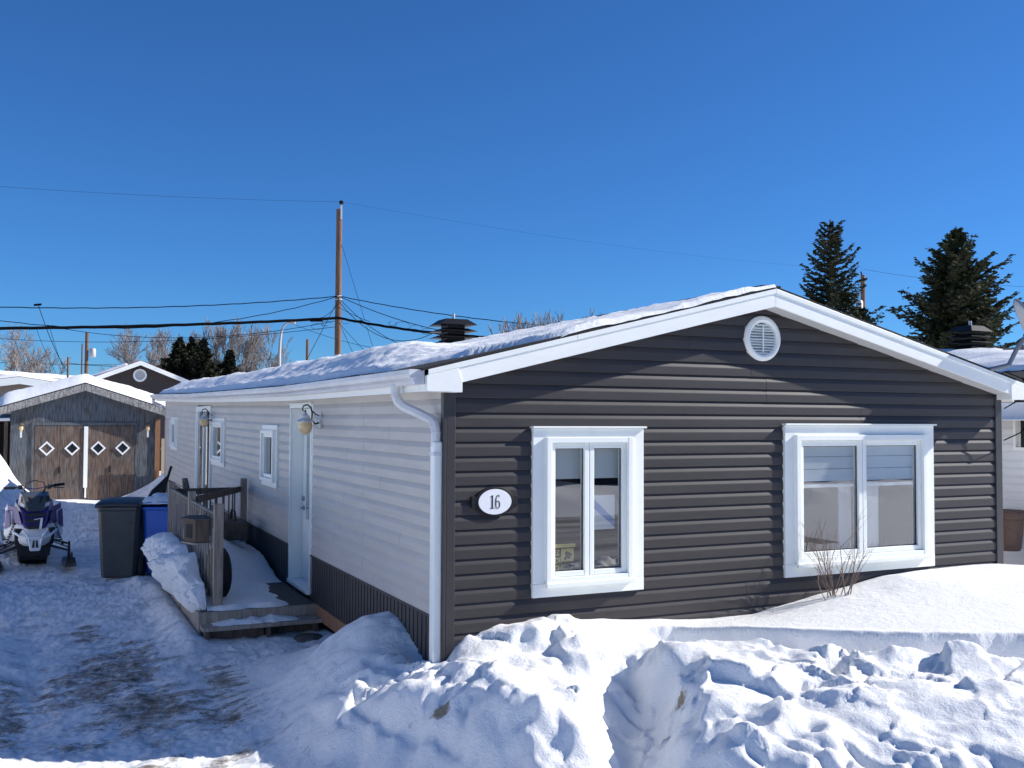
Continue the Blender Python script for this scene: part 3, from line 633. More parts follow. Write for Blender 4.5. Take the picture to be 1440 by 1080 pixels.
# near entrance door, recessed between deep white jambs
y0,y1,z0,z1=D1
c=MB(); c.box(-.030,.19,y0,y0+.035,z0,z1-.04); c.box(-.030,.19,y1-.035,y1,z0,z1-.04); c.box(-.032,.19,y0,y1,z1-.04,z1-.001); c.box(-.05,.19,y0+.02,y1-.02,z0-.02,z0+.025)
c.box(-.02,-.001,y0-.04,y0-.0005,z0,z1); c.box(-.045,.0,y0-.05,y1+.01,z1,z1+.02)
c.box(.15,.17,y0+.035,y0+.07,z0,z1-.04); c.box(.15,.17,y1-.07,y1-.035,z0,z1-.04)
door=c.build('door','white',house,bevel=.003); tag(door,'white entrance door with slim glass strip, beside the near wall lamp')
s=MB(); a,b,e,g=y0+.04,y1-.04,z0+.028,z1-.045; s.box(.135,.15,a,b,e,g); s.box(.128,.1345,a+.1,b-.1,e+.12,e+.55); s.build('door_slab','white',door,bevel=.003)
p=MB(); p.box(.126,.134,a+.13,b-.22,e+.75,g-.14); p.build('glass_strip','glass',door)
p=MB(); p.box(.1215,.1285,a+.09,a+.128,e+.71,g-.10); p.box(.1215,.1285,b-.218,b-.18,e+.71,g-.10); p.box(.1215,.1285,a+.128,b-.218,g-.1385,g-.10); p.box(.1215,.1285,a+.128,b-.218,e+.71,e+.749); p.build('glass_frame','white',door,bevel=.003)
p=MB(); p.lathe((.134,b-.09,1.42),[(.03,0),(.03,-.02),(.018,-.035)],12,'x'); p.build('deadbolt','steel',door,smooth=True)
p=MB(); p.lathe((.134,b-.09,1.30),[(.032,0),(.032,-.012),(.012,-.02),(.012,-.05)],12,'x'); p.tube([(.09,b-.09,1.30),(.086,b-.12,1.30),(.088,b-.2,1.295)],.010,8); p.build('handle','steel',door,smooth=True)
# patio door
y0,y1,z0,z1=D2; dz=sag(12.8,2.0); fn=lambda p:(p[0],p[1],p[2]+dz*(p[2]-.4)/2.2)
c=MB(); c.box(-.05,.05,y0,y0+.10,z0,z1-.1); c.box(-.05,.05,y1-.10,y1,z0,z1-.1); c.box(-.052,.05,y0,y1,z1-.1,z1); c.box(-.04,.05,(y0+y1)/2-.05,(y0+y1)/2+.05,z0,z1-.1)
c.box(-.03,.05,y0+.1,y0+.18,z0,z1-.1); c.box(-.03,.05,y1-.18,y1-.1,z0,z1-.1); c.box(-.03,.05,y0+.1,y1-.1,z0,z0+.12)
d2=c.build('patio_door','white',house,fn=fn,bevel=.004); tag(d2,'white framed glass patio door beyond the deck railing')
p=MB(); p.add([(-.012,y0+.17,z0+.1),(-.012,y1-.17,z0+.1),(-.012,y1-.17,z1-.1),(-.012,y0+.17,z1-.1)],[(0,1,2,3)]); p.build('pane','glass',d2,fn=fn)
p=MB(); p.box(.2,.22,y0,y1,z0,z1); p.build('dark_backing','dark_room',d2,fn=fn)

# round louvred gable vent ------------------------------------------
cx,cz=VENT; r0=.205
mb=MB(); mb.lathe((cx,0,cz),[(r0,.0),(r0,-.030),(r0-.012,-.044),(r0-.035,-.050),(r0-.055,-.040),(r0-.062,-.022),(r0-.062,0)],40,'y')
v=MB(); v.v=mb.v; v.f=[f for f in mb.f if len(f)==4]; v.mi=[0]*len(v.f)
vent=v.build('gable_vent','white',house,smooth=True,fix=False); tag(vent,'round white louvred vent below the roof peak')
mb=MB(); mb.lathe((cx,0,cz),[(r0-.06,-.0005),(r0-.06,-.012)],40,'y'); mb.build('vent_back','gutter',vent)
mb=MB()
for k in range(-5,6):
    z=cz+k*.025; h=math.sqrt(max(.001,(r0-.062)**2-(z-cz)**2)); mb.hexa([(cx-h,-.034,z-.012),(cx+h,-.034,z-.012),(cx+h,-.014,z+.006),(cx-h,-.014,z+.006),(cx-h,-.036,z-.008),(cx+h,-.036,z-.008),(cx+h,-.014,z+.011),(cx-h,-.014,z+.011)])
mb.box(cx-.006,cx+.006,-.040,-.03,cz-.12,cz+.12)
mb.build('louvres','white',vent)

# oval number plate -------------------------------------------------
px,pz=.405,1.765
def oval(a,b,n=48,c=(0,0)): return [(c[0]+a*math.cos(2*PI*i/n),c[1]+b*math.sin(2*PI*i/n)) for i in range(n)]
mb=MB(); mb.prism(oval(.170,.119,c=(px,pz)),'y',-.040,-.0145); mb.box(px-.20,px-.15,-.038,-.015,pz-.045,pz+.045); mb.box(px+.15,px+.20,-.038,-.015,pz-.045,pz+.045)
plate=mb.build('number_plate','black',house,bevel=.006); tag(plate,'oval white house number plate reading 16 in a black frame')
mb=MB(); mb.prism(oval(.142,.100,c=(px,pz)),'y',-.046,-.040); mb.build('plate_face','plaque',plate,bevel=.002)
def poly_text(strokes,y,name,mt,parent,t=.002):
    mb=MB()
    for st in strokes: mb.prism(st,'y',y-t,y)
    return mb.build(name,mt,parent)
H=.105; z0=pz-H/2; x1=px-.042
one=[[(x1+.012,z0+.004),(x1+.023,z0+.004),(x1+.023,z0+H),(x1+.012,z0+H-.003)],[(x1+.0,z0),(x1+.035,z0),(x1+.035,z0+.0045),(x1+.0,z0+.0045)],[(x1+.0,z0+H-.016),(x1+.012,z0+H-.012),(x1+.012,z0+H-.003),(x1+.004,z0+H-.010)]]
def ring_arc(cx,cz,a,b,t0,t1,w0,w1,n=20):
    o=[];i_=[]
    for k in range(n+1):
        t=t0+(t1-t0)*k/n; wd=w0+(w1-w0)*abs(math.cos(t)); o.append((cx+(a)*math.cos(t),cz+(b)*math.sin(t))); i_.append((cx+(a-wd)*math.cos(t),cz+(b-.004-(wd-w0)*.1)*math.sin(t)))
    return [[o[k],o[k+1],i_[k+1],i_[k]] for k in range(n)]
x2=px+.016
six=ring_arc(x2+.006,z0+.030,.021,.031,0,2*PI,.002,.0085,32)+ring_arc(x2+.010,z0+.050,.025,.056,PI*.42,PI*1.12,.003,.0085,18)+[[(x2+.013,z0+H-.012),(x2+.022,z0+H-.014),(x2+.022,z0+H-.005),(x2+.013,z0+H-.002)]]
poly_text(one+six,-.0465,'digits','black',plate)

# coach lamps -------------------------------------------------------
def coach_lamp(y,z,label):
    r=MB(); r.lathe((0,y,z),[(.045,-.015),(.055,-.022),(.05,-.035),(.03,-.04)],16,'x')
    r.prism([(y-.05,z-.09),(y+.05,z-.09),(y+.05,z+.09),(y-.05,z+.09)],'x',-.030,-.014)
    l=r.build('wall_lamp','lampmetal',house,smooth=True); tag(l,label)
    pts=[(-.035,y,z-.03),(-.08,y,z-.045),(-.12,y,z+.0),(-.115,y,z+.08),(-.13,y,z+.14),(-.17,y,z+.17),(-.215,y,z+.155),(-.225,y,z+.115),(-.205,y,z+.095),(-.188,y,z+.112)]
    a=MB(); a.tube(pts,[.011,.010,.009,.009,.009,.009,.008,.007,.006,.004],8); a.tube([(-.035,y,z+.05),(-.075,y,z+.06),(-.11,y,z+.10)],.007,6); a.tube([(-.19,y,z+.11),(-.19,y,z+.06)],.008,6); a.build('scroll_arm','black',l,smooth=True)
    c=MB(); c.lathe((-.19,y,z),[(.006,.085),(.014,.075),(.022,.07),(.028,.055),(.045,.045),(.05,.02),(.088,-.002),(.102,-.018),(.100,-.026),(.06,-.026)],20); c.build('hood','lampmetal',l,smooth=True)
    g=MB(); g.lathe((-.19,y,z),[(.072,-.027),(.078,-.06),(.074,-.10),(.055,-.135),(.03,-.152),(.012,-.158)],20); g.build('globe','lampglass',l,smooth=True)
    f=MB(); f.lathe((-.19,y,z),[(.012,-.158),(.014,-.165),(.006,-.182)],10); f.build('finial','lampmetal',l,smooth=True)
coach_lamp(3.80,2.40,'scroll-arm wall lamp with amber globe right of the near door')
coach_lamp(11.65,2.42,'farther scroll-arm wall lamp beside the patio door')

# chimney with stacked black hoods -----------------------------------
def chimney(x,y,zb,h,parent,w_=.24,label=None):
    b=MB(); b.box(x-w_/2,x+w_/2,y-w_/2,y+w_/2,zb,zb+h*.55); c=b.build('chimney','black',parent,bevel=.005)
    if label: tag(c,label)
    for k in range(4):
        z=zb+h*(.47+.115*k); s=MB(); o=w_/2; e=w_*.88
        top=z+.06 if k<3 else z+.11
        s.hexa([(x-e,y-e,z),(x+e,y-e,z),(x+e,y+e,z),(x-e,y+e,z),(x-o*1.05,y-o*1.05,top),(x+o*1.05,y-o*1.05,top),(x+o*1.05,y+o*1.05,top),(x-o*1.05,y+o*1.05,top)])
        s.build('hood_ring','black',c,bevel=.003)
    s=MB(); s.box(x-w_*.42,x+w_*.42,y-w_*.42,y+w_*.42,zb+h*.5,zb+h*.9); s.build('flue_box','black',c)
    s=MB(); s.tube([(x+.01,y,zb+h*.9),(x+.01,y,zb+h+.04)],.03,8); s.build('flue_tip','galv',c)
chimney(3.80,9.4,3.30,.98,house,.39,label='black square chimney with stacked hoods near the ridge')

# satellite dish on the right eave corner ----------------------------
mb=MB(); dc=Vector((6.22,-.32,3.30)); dn=Vector((.62,-.60,.42)).normalized(); ta=dn.cross(UP).normalized(); tb=ta.cross(dn)
rings=[]; n=32
for k in range(7):
    rr0=k/6
    for i in range(n):
        t=2*PI*i/n; p=dc+ta*(.33*rr0*math.cos(t))+tb*(.37*rr0*math.sin(t))+dn*(.055*rr0*rr0); mb.v.append(tuple(p))
for k in range(6):
    for i in range(n): a=k*n+i; b=k*n+(i+1)%n; mb.f.append((a,b,b+n,a+n)); mb.mi.append(0)
dish=mb.build('satellite_dish','dish',house,smooth='all',fix=False); dish.modifiers.new('thick','SOLIDIFY').thickness=.012; tag(dish,'cream satellite dish on the right eave, cut by the picture edge')
mb=MB(); mb.tube([dc+ta*(.335*math.cos(2*PI*i/32))+tb*(.375*math.sin(2*PI*i/32))+dn*.05 for i in range(33)],.014,6); mb.build('rim','dishrim',dish,smooth=True)
mb=MB(); mb.tube([dc-dn*.02,dc-dn*.10+Vector((-.03,0,-.10)),(6.05,-.22,2.99),(5.80,-.19,2.935)],.024,8); mb.build('mount_arm','dishrim',dish,smooth=True)
mb=MB(); mb.tube([dc-tb*.34,dc-tb*.30+dn*.30],.014,6); mb.box(*[v for c_ in zip(dc-tb*.30+dn*.32-Vector((.04,.04,.04)),dc-tb*.30+dn*.32+Vector((.04,.04,.04))) for v in c_]); mb.build('feed_arm','dishrim',dish)
mb=MB(); mb.tube([(6.15,-.1,2.93),(6.30,-.18,2.86),(6.36,-.22,2.7),(6.30,-.1,2.62),(6.2,-.04,2.55)],.006,6); mb.tube([(6.3,-.18,2.87),(6.39,-.23,2.72),(6.42,-.2,2.45),(6.36,-.1,2.3),(6.2,-.03,2.22)],.006,6); mb.build('dish_cable','cable',dish)

# snow on the roof ----------------------------------------------------
def roof_snow():
    xs=axis([(-.33,.9,.025),(.9,RX,.07)]); ys=axis([(-.207,0,.012),(0,3,.03),(3,9,.06),(9,20.05,.14)]); X_,Y_=np.meshgrid(xs,ys)
    base=np.array([rooftop(x) for x in xs])[None,:]+0*Y_
    k=np.clip(1-(X_+.3)/3.3,0,1); base=base+k*np.interp(Y_,[0,4.4,9.8,13,20],[0,0,.06,.10,.24])
    n=N1.fbm(X_*1.3,Y_*.9,4); nf=N2.fbm(X_*6,Y_*5,4,.6)
    thick=.055+.035*n+.018*nf+.17*np.exp(-((X_-.52)/.45)**2)*sstep(.9,3.,Y_)*(1+.3*N1(Y_*1.3,X_*0))
    front=.04*N2.fbm(X_*3,Y_*0,3)
    thick=thick*sstep(-.012,.022,Y_+.207-np.abs(front)*.4-.42*(1-sstep(.2,1.0,X_)))
    lip=-.20+.06*N1.fbm(Y_*1.6,Y_*0+3,4)+.35*(1-sstep(.5,1.0,Y_))+.10*np.exp(-((Y_-2.2)/.9)**2)
    edge=sstep(0,.16+.05*N2(Y_*3,Y_*0),X_-lip)**.7
    # the snow that slid lies in a rounded roll above the gutter
    t=thick*edge
    t=t+.035*np.exp(-((X_-lip-.06)/.05)**2)*sstep(1.2,1.8,Y_)*(1-sstep(3.6,4.1,Y_))
    ridge_fade=1-.45*sstep(RX-.45,RX,X_)*(1+N2(X_*2,Y_*1.5)); t=t*np.clip(ridge_fade,.2,1)
    bare=sstep(.12,.3,N3.fbm(X_*.9,Y_*.35,3))*sstep(2.3,2.9,X_); t=t*(1-.9*bare)
    return X_,Y_,base-.012+t,t
X_,Y_,Z_,T_=roof_snow(); ny,nx=X_.shape
ii=np.arange(nx*ny).reshape(ny,nx); q=np.stack([ii[:-1,:-1],ii[:-1,1:],ii[1:,1:],ii[1:,:-1]],-1).reshape(-1,4)
tq=T_.ravel()[q].max(1); q=q[tq>.012]
def raw_mesh(name,v,q,mt,smooth=True):
    me=bpy.data.meshes.new(name); used=np.unique(q); rm=np.full(len(v),-1); rm[used]=np.arange(len(used)); v=v[used]; q=rm[q]; k=q.shape[1]
    me.vertices.add(len(v)); me.vertices.foreach_set('co',v.ravel().astype(np.float32)); me.loops.add(q.size); me.loops.foreach_set('vertex_index',q.ravel().astype(np.int32))
    me.polygons.add(len(q)); me.polygons.foreach_set('loop_start',np.arange(0,q.size,k,dtype=np.int32)); me.polygons.foreach_set('loop_total',np.full(len(q),k,dtype=np.int32)); me.update(calc_edges=True)
    me.polygons.foreach_set('use_smooth',np.full(len(q),smooth,bool)); me.materials.append(M[mt]); o=bpy.data.objects.new(name,me); COL.objects.link(o); return o
o=raw_mesh('roof_snow',np.stack([X_.ravel(),Y_.ravel(),Z_.ravel()],-1),q,'snow'); tag(o,'crusted snow lying over the left roof slope above the gutter','snow',kind='stuff')
# right slope: thin even cover (seen only at the very edge)
xs=axis([(RX,6.3,.1)]); ys=axis([(.2,20,.2)]); X2,Y2=np.meshgrid(xs,ys); Z2=np.array([rooftop(x) for x in xs])[None,:]+.02+.02*N1.fbm(X2,Y2,3)-.05*(1-sstep(.2,.6,Y2))
ii=np.arange(X2.size).reshape(X2.shape); q=np.stack([ii[:-1,:-1],ii[:-1,1:],ii[1:,1:],ii[1:,:-1]],-1).reshape(-1,4)
o=raw_mesh('roof_snow',np.stack([X2.ravel(),Y2.ravel(),Z2.ravel()],-1),q,'snow'); tag(o,'thin even snow cover on the far right roof slope','snow',kind='stuff')

# ------------------------------------------------------------------ entrance deck
DZ=.34
deck=thing('entrance_deck','weathered wooden entrance deck with baluster railings and one step','deck',(-.6,3.85,0))
mb=MB(); nb=9
for i in range(nb):
    a=-1.26+i*.1375; mb.box(a,a+.133,3.87,8.75,DZ-.035,DZ)
mb.build('deck_boards','wooddark',deck,bevel=.003)
mb=MB(); mb.box(-1.27,-.02,3.835,3.868,DZ-.16,DZ+.002); mb.build('rim_board','wood',deck,bevel=.004)
mb=MB(); mb.box(-1.30,-1.268,3.835,5.35,.10,DZ-.002); mb.box(-1.30,-1.268,5.62,6.55,.12,DZ-.002); mb.box(-1.299,-1.267,6.75,8.75,.10,DZ-.002)
for yy in (4.05,5.45,5.6,6.65): mb.box(-1.295,-1.24,yy,yy+.09,-.05,.22)
mb.build('side_board','wood',deck,bevel=.004)
mb=MB(); mb.box(-1.29,.02,3.575,3.82,.185,.225); mb.build('step_tread','wood',deck,bevel=.006)
mb=MB()
for xx in (-1.26,-.62,-.11): mb.box(xx,xx+.045,3.62,3.8,-.02,.184)
mb.box(-1.24,-.64,3.70,3.73,-.02,.18); mb.box(-.6,-.12,3.80,3.83,-.02,.175); mb.build('step_support','wooddark',deck,bevel=.004)
PX=-1.12
def post(x,y,z1,w_=.092,z0=DZ-.02): 
    mb=MB(); mb.prism([(x-w_/2,y-w_/2),(x+w_/2,y-w_/2),(x+w_/2,y+w_/2),(x-w_/2,y+w_/2)],'z',z0,z1); return mb.build('post','wood',deck,bevel=.006)
post(PX+.045,4.06,1.475,.10); post(PX+.04,6.22,1.47); post(PX+.035,8.45,1.46); post(-.10,8.05,1.515,.09)
def railing(p,q,zt,zb,n,parent,mt='wood'):
    p=Vector(p);q=Vector(q); mb=MB(); mb.bar((p.x,p.y,zt-.045),(q.x,q.y,zt-.045),.036,.088); top=mb.build('top_rail',mt,parent,bevel=.004)
    mb=MB(); mb.bar((p.x,p.y,zb+.03),(q.x,q.y,zb+.03),.036,.085); mb.build('bottom_rail',mt,parent,bevel=.004)
    d=(q-p)/(n); nr=Vector((d.y,-d.x,0)).normalized()*.034
    if nr.x>0: nr=-nr
    for i in range(n):
        c=p+d*(i+.5); b=MB(); b.bar((c.x+nr.x,c.y+nr.y,zb-.06),(c.x+nr.x,c.y+nr.y,zt-.012),.017,.034,up=(0,1,0)); b.build('baluster',mt,parent)
railing((PX+.03,4.12),(PX+.03,6.17),1.365,.50,10,deck); railing((PX+.03,6.27),(PX+.03,8.40),1.365,.50,10,deck)
railing((PX+.09,6.24),(-.16,8.03),1.40,.50,7,deck,'wooddark')
railing((PX+.09,8.42),(-.14,8.42),1.36,.50,7,deck,'wooddark')
# little wooden box hung on the railing
bx=thing('wooden_box','small weathered wooden box with an opening, hung on the railing by the front post','box',(-1.25,4.42,1.0))
mb=MB(); P5=[(-1.15,4.18),(-1.15,4.62),(-1.30,4.66),(-1.395,4.42),(-1.30,4.20)]
mb.prism(P5,'z',1.045,1.285); mb.build('body','wooddark',bx,bevel=.006)
mb=MB(); mb.prism([(-1.13,4.15),(-1.13,4.65),(-1.31,4.69),(-1.425,4.42),(-1.31,4.165)],'z',1.286,1.305); mb.build('lid','wooddark',bx,bevel=.004)
mb=MB(); mb.prism([(-1.13,4.15),(-1.13,4.65),(-1.31,4.69),(-1.425,4.42),(-1.31,4.165)],'z',1.025,1.044); mb.build('bottom_board','wood',bx,bevel=.004)
a=Vector((-1.395,4.42,0)); b=Vector((-1.30,4.66,0)); nn=Vector((-(b-a).y,(b-a).x,0)).normalized()*.004
if nn.x>0: nn=-nn
a2=Vector((-1.30,4.20,0)); n2=Vector((-.09,-.04,0)).normalized()*.004
mb=MB(); p0=a2.lerp(a,.22)+n2; p1=a2.lerp(a,.78)+n2; mb.add([(p0.x,p0.y,1.09),(p1.x,p1.y,1.09),(p1.x,p1.y,1.24),(p0.x,p0.y,1.24)],[(0,1,2,3)]); mb.build('opening','rubber',bx)  # flat black sheet on the solid body, painted for the shade inside a hole
# snow on deck and step, piled snow leaning on the balusters
def field(name,x0,x1,y0,y1,st,f,mt,label,cut=.012,cat='snow'):
    xs=np.arange(x0,x1+st,st); ys=np.arange(y0,y1+st,st); X_,Y_=np.meshgrid(xs,ys); b,t=f(X_,Y_); ii=np.arange(X_.size).reshape(X_.shape)
    q=np.stack([ii[:-1,:-1],ii[:-1,1:],ii[1:,1:],ii[1:,:-1]],-1).reshape(-1,4); q=q[t.ravel()[q].max(1)>cut]
    o=raw_mesh(name,np.stack([X_.ravel(),Y_.ravel(),(b+t).ravel()],-1),q,mt); return tag(o,label,cat,kind='stuff')
def f_deck(x,y):
    n=N1.fbm(x*3,y*2,4)
    walk=sstep(.0,.5,y-3.9+.25*n-.6*sstep(-.45,-.1,x)*(y<4.9))
    bare=sstep(-.50+.12*n,-.25+.12*n,x)*(1-sstep(5.3,6.0,y)) 
    t=.055+.03*n+.006*N2.fbm(x*14,y*14,3)+.38*sstep(5.2,7.4,y)*sstep(-1.05,-.8,x)*(1-.75*sstep(-.75,-.15,x))+.10*sstep(5.8,6.6,y)
    t=t*sstep(-.01,.07,y-3.88+.06*n)*(1-bare)*sstep(-.0,.05,-.03-x+.03*N2(x*5,y*5))
    return np.full(x.shape,DZ-.012),t
field('deck_snow',-1.2,-.02,3.86,8.6,.03,f_deck,'snow','trodden snow lying on the wooden deck in front of the door')
def f_step(x,y): 
    n=N2.fbm(x*5,y*5,4); t=(.045+.045*n)*sstep(-1.25,-1.0,x)*(1-sstep(-.5,-.15,x+.2*n))*sstep(3.60,3.68,y+.05*n)
    return np.full(x.shape,.222-.010),np.clip(t,0,1)
field('step_snow',-1.26,-.1,3.59,3.83,.02,f_step,'snow','thin snow strip lying on the wooden step',.011)
def heap():
    # lumpy slab of shovelled snow squeezed between the rail and the yard
    nu,nv=150,44; V=[]
    for i in range(nu+1):
        y=3.98+ (7.6-3.98)*i/nu; e=min(1,(i/nu)/.10)*min(1,(1-i/nu)/.10); e=math.sqrt(max(0,e*(2-e)))
        ht=(.34+.20*float(sstep(4.1,5.2,y))+.14*float(N1(y*1.4,3.)))*e; w_=(.15+.15*float(sstep(4.0,5.0,y))+.07*float(N2(y*1.4,1.)))*e
        z0=.27-.12*float(N3(y*1.7,9.))
        for j in range(nv+1):
            t=PI*j/nv; rx=-math.sin(t)**.75*w_ if 0<j<nv else 0; zz=z0+ht*(1-math.cos(t))/2
            n=float(N1.fbm(np.array(y*3.6),np.array(t*.75),5,.6)); x=-1.22+rx*(1+.55*n)+.02; V.append((x,y+.04*n,zz+.10*n*math.sin(t)))
    V=np.array(V); ii=np.arange((nu+1)*(nv+1)).reshape(nu+1,nv+1); q=np.stack([ii[:-1,:-1],ii[:-1,1:],ii[1:,1:],ii[1:,:-1]],-1).reshape(-1,4)
    return tag(raw_mesh('snow_heap',V,q,'snow'),'crusted snow heaped against the balusters outside the deck railing','snow',kind='stuff')
heap()
# tyre leaning behind the front post, shovels, pots
ty=thing('tyre','black tyre standing on the deck behind the front railing post','tyre',(-.98,4.55,DZ))
mb=MB(); c=Vector((-.985,4.62,.64)); rot=Matrix.Rotation(R(8),4,'Z'); pr=[(.17,-.07),(.25,-.085),(.285,-.06),(.295,0),(.285,.06),(.25,.085),(.17,.07),(.165,0)]
n=32
for k in range(n):
    t=2*PI*k/n
    for (r_,h) in pr: p=c+rot@Vector((h,r_*math.cos(t),r_*math.sin(t))); mb.v.append(tuple(p))
for k in range(n):
    for j in range(8):
        a=k*8+j; b=k*8+(j+1)%8; c2=((k+1)%n)*8; mb.f.append((a,b,c2+(j+1)%8,c2+j)); mb.mi.append(0)
mb.build('tread','rubber',ty,smooth=True)
def shovel(x,y,z,tilt,rz,label,up=True,L=1.25):
    Mx=Matrix.Translation((x,y,z))@Matrix.Rotation(rz,4,'Z')@Matrix.Rotation(tilt,4,'Y')
    t=thing('snow_shovel',label,'shovel',(x,y,z)); fn=lambda p:tuple(Mx@Vector(p))
    mb=MB(); mb.tube([(0,0,0),(0,0,L)],.016,8); mb.build('handle','blackp',t,fn=fn,smooth=True)
    mb=MB(); n=10
    for i in range(n+1):
        a=-1+2*i/n
        for j in range(6):
            v=j/5; w_=.14*(.35+.65*min(1,v*2.2))*(1 if v<.7 else 1-1.2*(v-.7)); mb.v.append((.05*(1-a*a)-.05+.03*v,a*w_,L-.02+v*.34))
    for i in range(n):
        for j in range(5): k=i*6+j; mb.f.append((k,k+1,k+7,k+6)); mb.mi.append(0)
    o=mb.build('scoop','blackp',t,fn=fn,smooth='all',fix=False); o.modifiers.new('thick','SOLIDIFY').thickness=.01
    mb=MB(); mb.bar((0,-.07,0),(0,.07,0),.03,.03); mb.build('grip','blackp',t,fn=fn)
shovel(-.56,8.66,.38,R(-16),R(8),'black snow shovel standing scoop up behind the deck railing',L=.84)
sc=thing('snow_scoop','large black snow scoop leaning by the far house corner behind the bins','shovel',(-.7,13.5,.1))
mb=MB()
prof=[(0,0),(.0,.10),(.03,.28),(.10,.48),(.18,.62)]
def scoopfn(p): return tuple(Matrix.Translation((-.75,13.6,.62))@Matrix.Rotation(R(10),4,'Z')@Matrix.Rotation(R(6),4,'Y')@Vector(p))
ol=[(-.30,-.52),(-.34,-.25),(-.31,.05),(-.20,.30),(-.06,.46),(.04,.58),(.08,.62),(.085,.4),(.09,0),(.10,-.52)]
mb.prism([(a,b+.05) for a,b in ol],'y',-.06,.0); mb.build('scoop','blackp',sc,fn=scoopfn,bevel=.015)
mb=MB(); mb.tube([(.03,-.03,.35),(.085,-.03,.62),(.13,-.03,.86)],.026,8); mb.build('handle','black',sc,fn=scoopfn,smooth=True)
# clutter by the wall
bk=thing('storage_basket','low brown basket by the wall behind the deck railing','basket',(-.35,7.2,.5))
mb=MB(); mb.hexa([(-.55,6.95,.72),(-.25,6.95,.72),(-.25,7.35,.72),(-.55,7.35,.72),(-.58,6.9,.98),(-.22,6.9,.98),(-.22,7.4,.98),(-.58,7.4,.98)]); mb.build('body','wooddark',bk,bevel=.02)
mb=MB(); mb.tube([(-.40,6.95,.98),(-.40,7.0,1.12),(-.40,7.3,1.12),(-.40,7.35,.98)],.012,6); mb.build('handle','black',bk)
st=thing('paving_stone','dark flat stone lying in the snow in front of the step','stone',(-.35,3.25,.06))
mb=MB(); mb.lathe((-.22,3.42,.055),[(.15,0),(.16,.02),(.13,.04)],12); mb.build('slab','stone',st,smooth=True)

# ------------------------------------------------------------------ wheelie bins
def wheelie(name,label,loc,rz,mt,W,D_,H_,wheels=True,panel=False,lid=None):
    t=thing(name,label,'bin',loc,rz,'wheelie bins by the deck'); mw=local(t)
    b=W*.40; d=D_*.40; T=W/2; Td=D_/2
    def rr_(w2,d2,z,c=.05): return [(-w2+c,-d2),(w2-c,-d2),(w2,-d2+c),(w2,d2-c),(w2-c,d2),(-w2+c,d2),(-w2,d2-c),(-w2,-d2+c)]
    mb=MB(); lv=[(b*.97,d*.97,.02),(b,d,.05),(T*.95,Td*.95,H_*.88),(T*.95,Td*.95,H_*.90),(T*1.0,Td*1.0,H_*.905),(T*1.0,Td*1.0,H_*.95)]
    for (w2,d2,z) in lv: mb.v+= [(x,y,z) for x,y in rr_(w2,d2,z)]
    for i in range(len(lv)-1):
        for k in range(8): a=i*8+k; c=i*8+(k+1)%8; mb.f.append((a,c,c+8,a+8)); mb.mi.append(0)
    mb.f.append(tuple(range(7,-1,-1))); mb.mi.append(0); mb.f.append(tuple((len(lv)-1)*8+k for k in range(8))); mb.mi.append(0)
    mb.build('body',mt,t,mw=mw,bevel=.008)
    mb=MB()
    if panel: 
        mb.hexa([(-b*.8,-d-.005,.12),(b*.8,-d-.005,.12),(b*.8,-d+.02,.12),(-b*.8,-d+.02,.12),(-b*.86,-d*1.13-.008,H_*.58),(b*.86,-d*1.13-.008,H_*.58),(b*.86,-d*1.1+.03,H_*.58),(-b*.86,-d*1.1+.03,H_*.58)]); mb.build('front_panel',mt,t,mw=mw,bevel=.015)
    else:
        mb.box(T*.35,T*.6,-Td*.99-.012,-Td*.98+.01,H_*.72,H_*.745); mb.build('emboss',mt,t,mw=mw)
    mb=MB(); n=9
    for i in range(n+1):
        a=-1+2*i/n
        for y,dz in ((-Td*1.04,-.012),(-Td*.9,.018),(0,.045),(Td*.85,.045),(Td*1.08,.03)): mb.v.append((a*T*1.03,y,H_*.955+dz+.018*(1-a*a)))
    for i in range(n):
        for j in range(4): k=i*5+j; mb.f.append((k,k+1,k+6,k+5)); mb.mi.append(0)
    o=mb.build('lid',lid or mt,t,mw=mw,smooth='all',fix=False); sm=o.modifiers.new('thick','SOLIDIFY'); sm.thickness=.03; sm.offset=-1
    mb=MB(); mb.tube([(-T*.85,Td*1.18,H_*.94),(T*.85,Td*1.18,H_*.94)],.016,8); mb.bar((-T*.8,Td,H_*.93),(-T*.8,Td*1.2,H_*.94),.03,.03); mb.bar((T*.8,Td,H_*.93),(T*.8,Td*1.2,H_*.94),.03,.03); mb.build('handle_bar',mt,t,mw=mw)
    if wheels:
        for s_ in (-1,1):
            mb=MB(); x=s_*(b+.035); mb.lathe((x,d+.05,.14),[(.05,-.035),(.125,-.035),(.14,-.02),(.14,.02),(.125,.035),(.05,.035)],20,'x'); mb.build('wheel','rubber',t,mw=mw,smooth=True)
    return t
wheelie('wheelie_bin','dark grey wheelie bin with closed lid beside the snowmobile',(-1.72,9.0,.02),R(-14),'greybin',.62,.80,1.13)
wb2=wheelie('wheelie_bin','blue recycling bin with snow on its lid, half behind the railing',(-1.12,8.95,.05),R(165),'bluebin',.58,.70,1.08,panel=False)
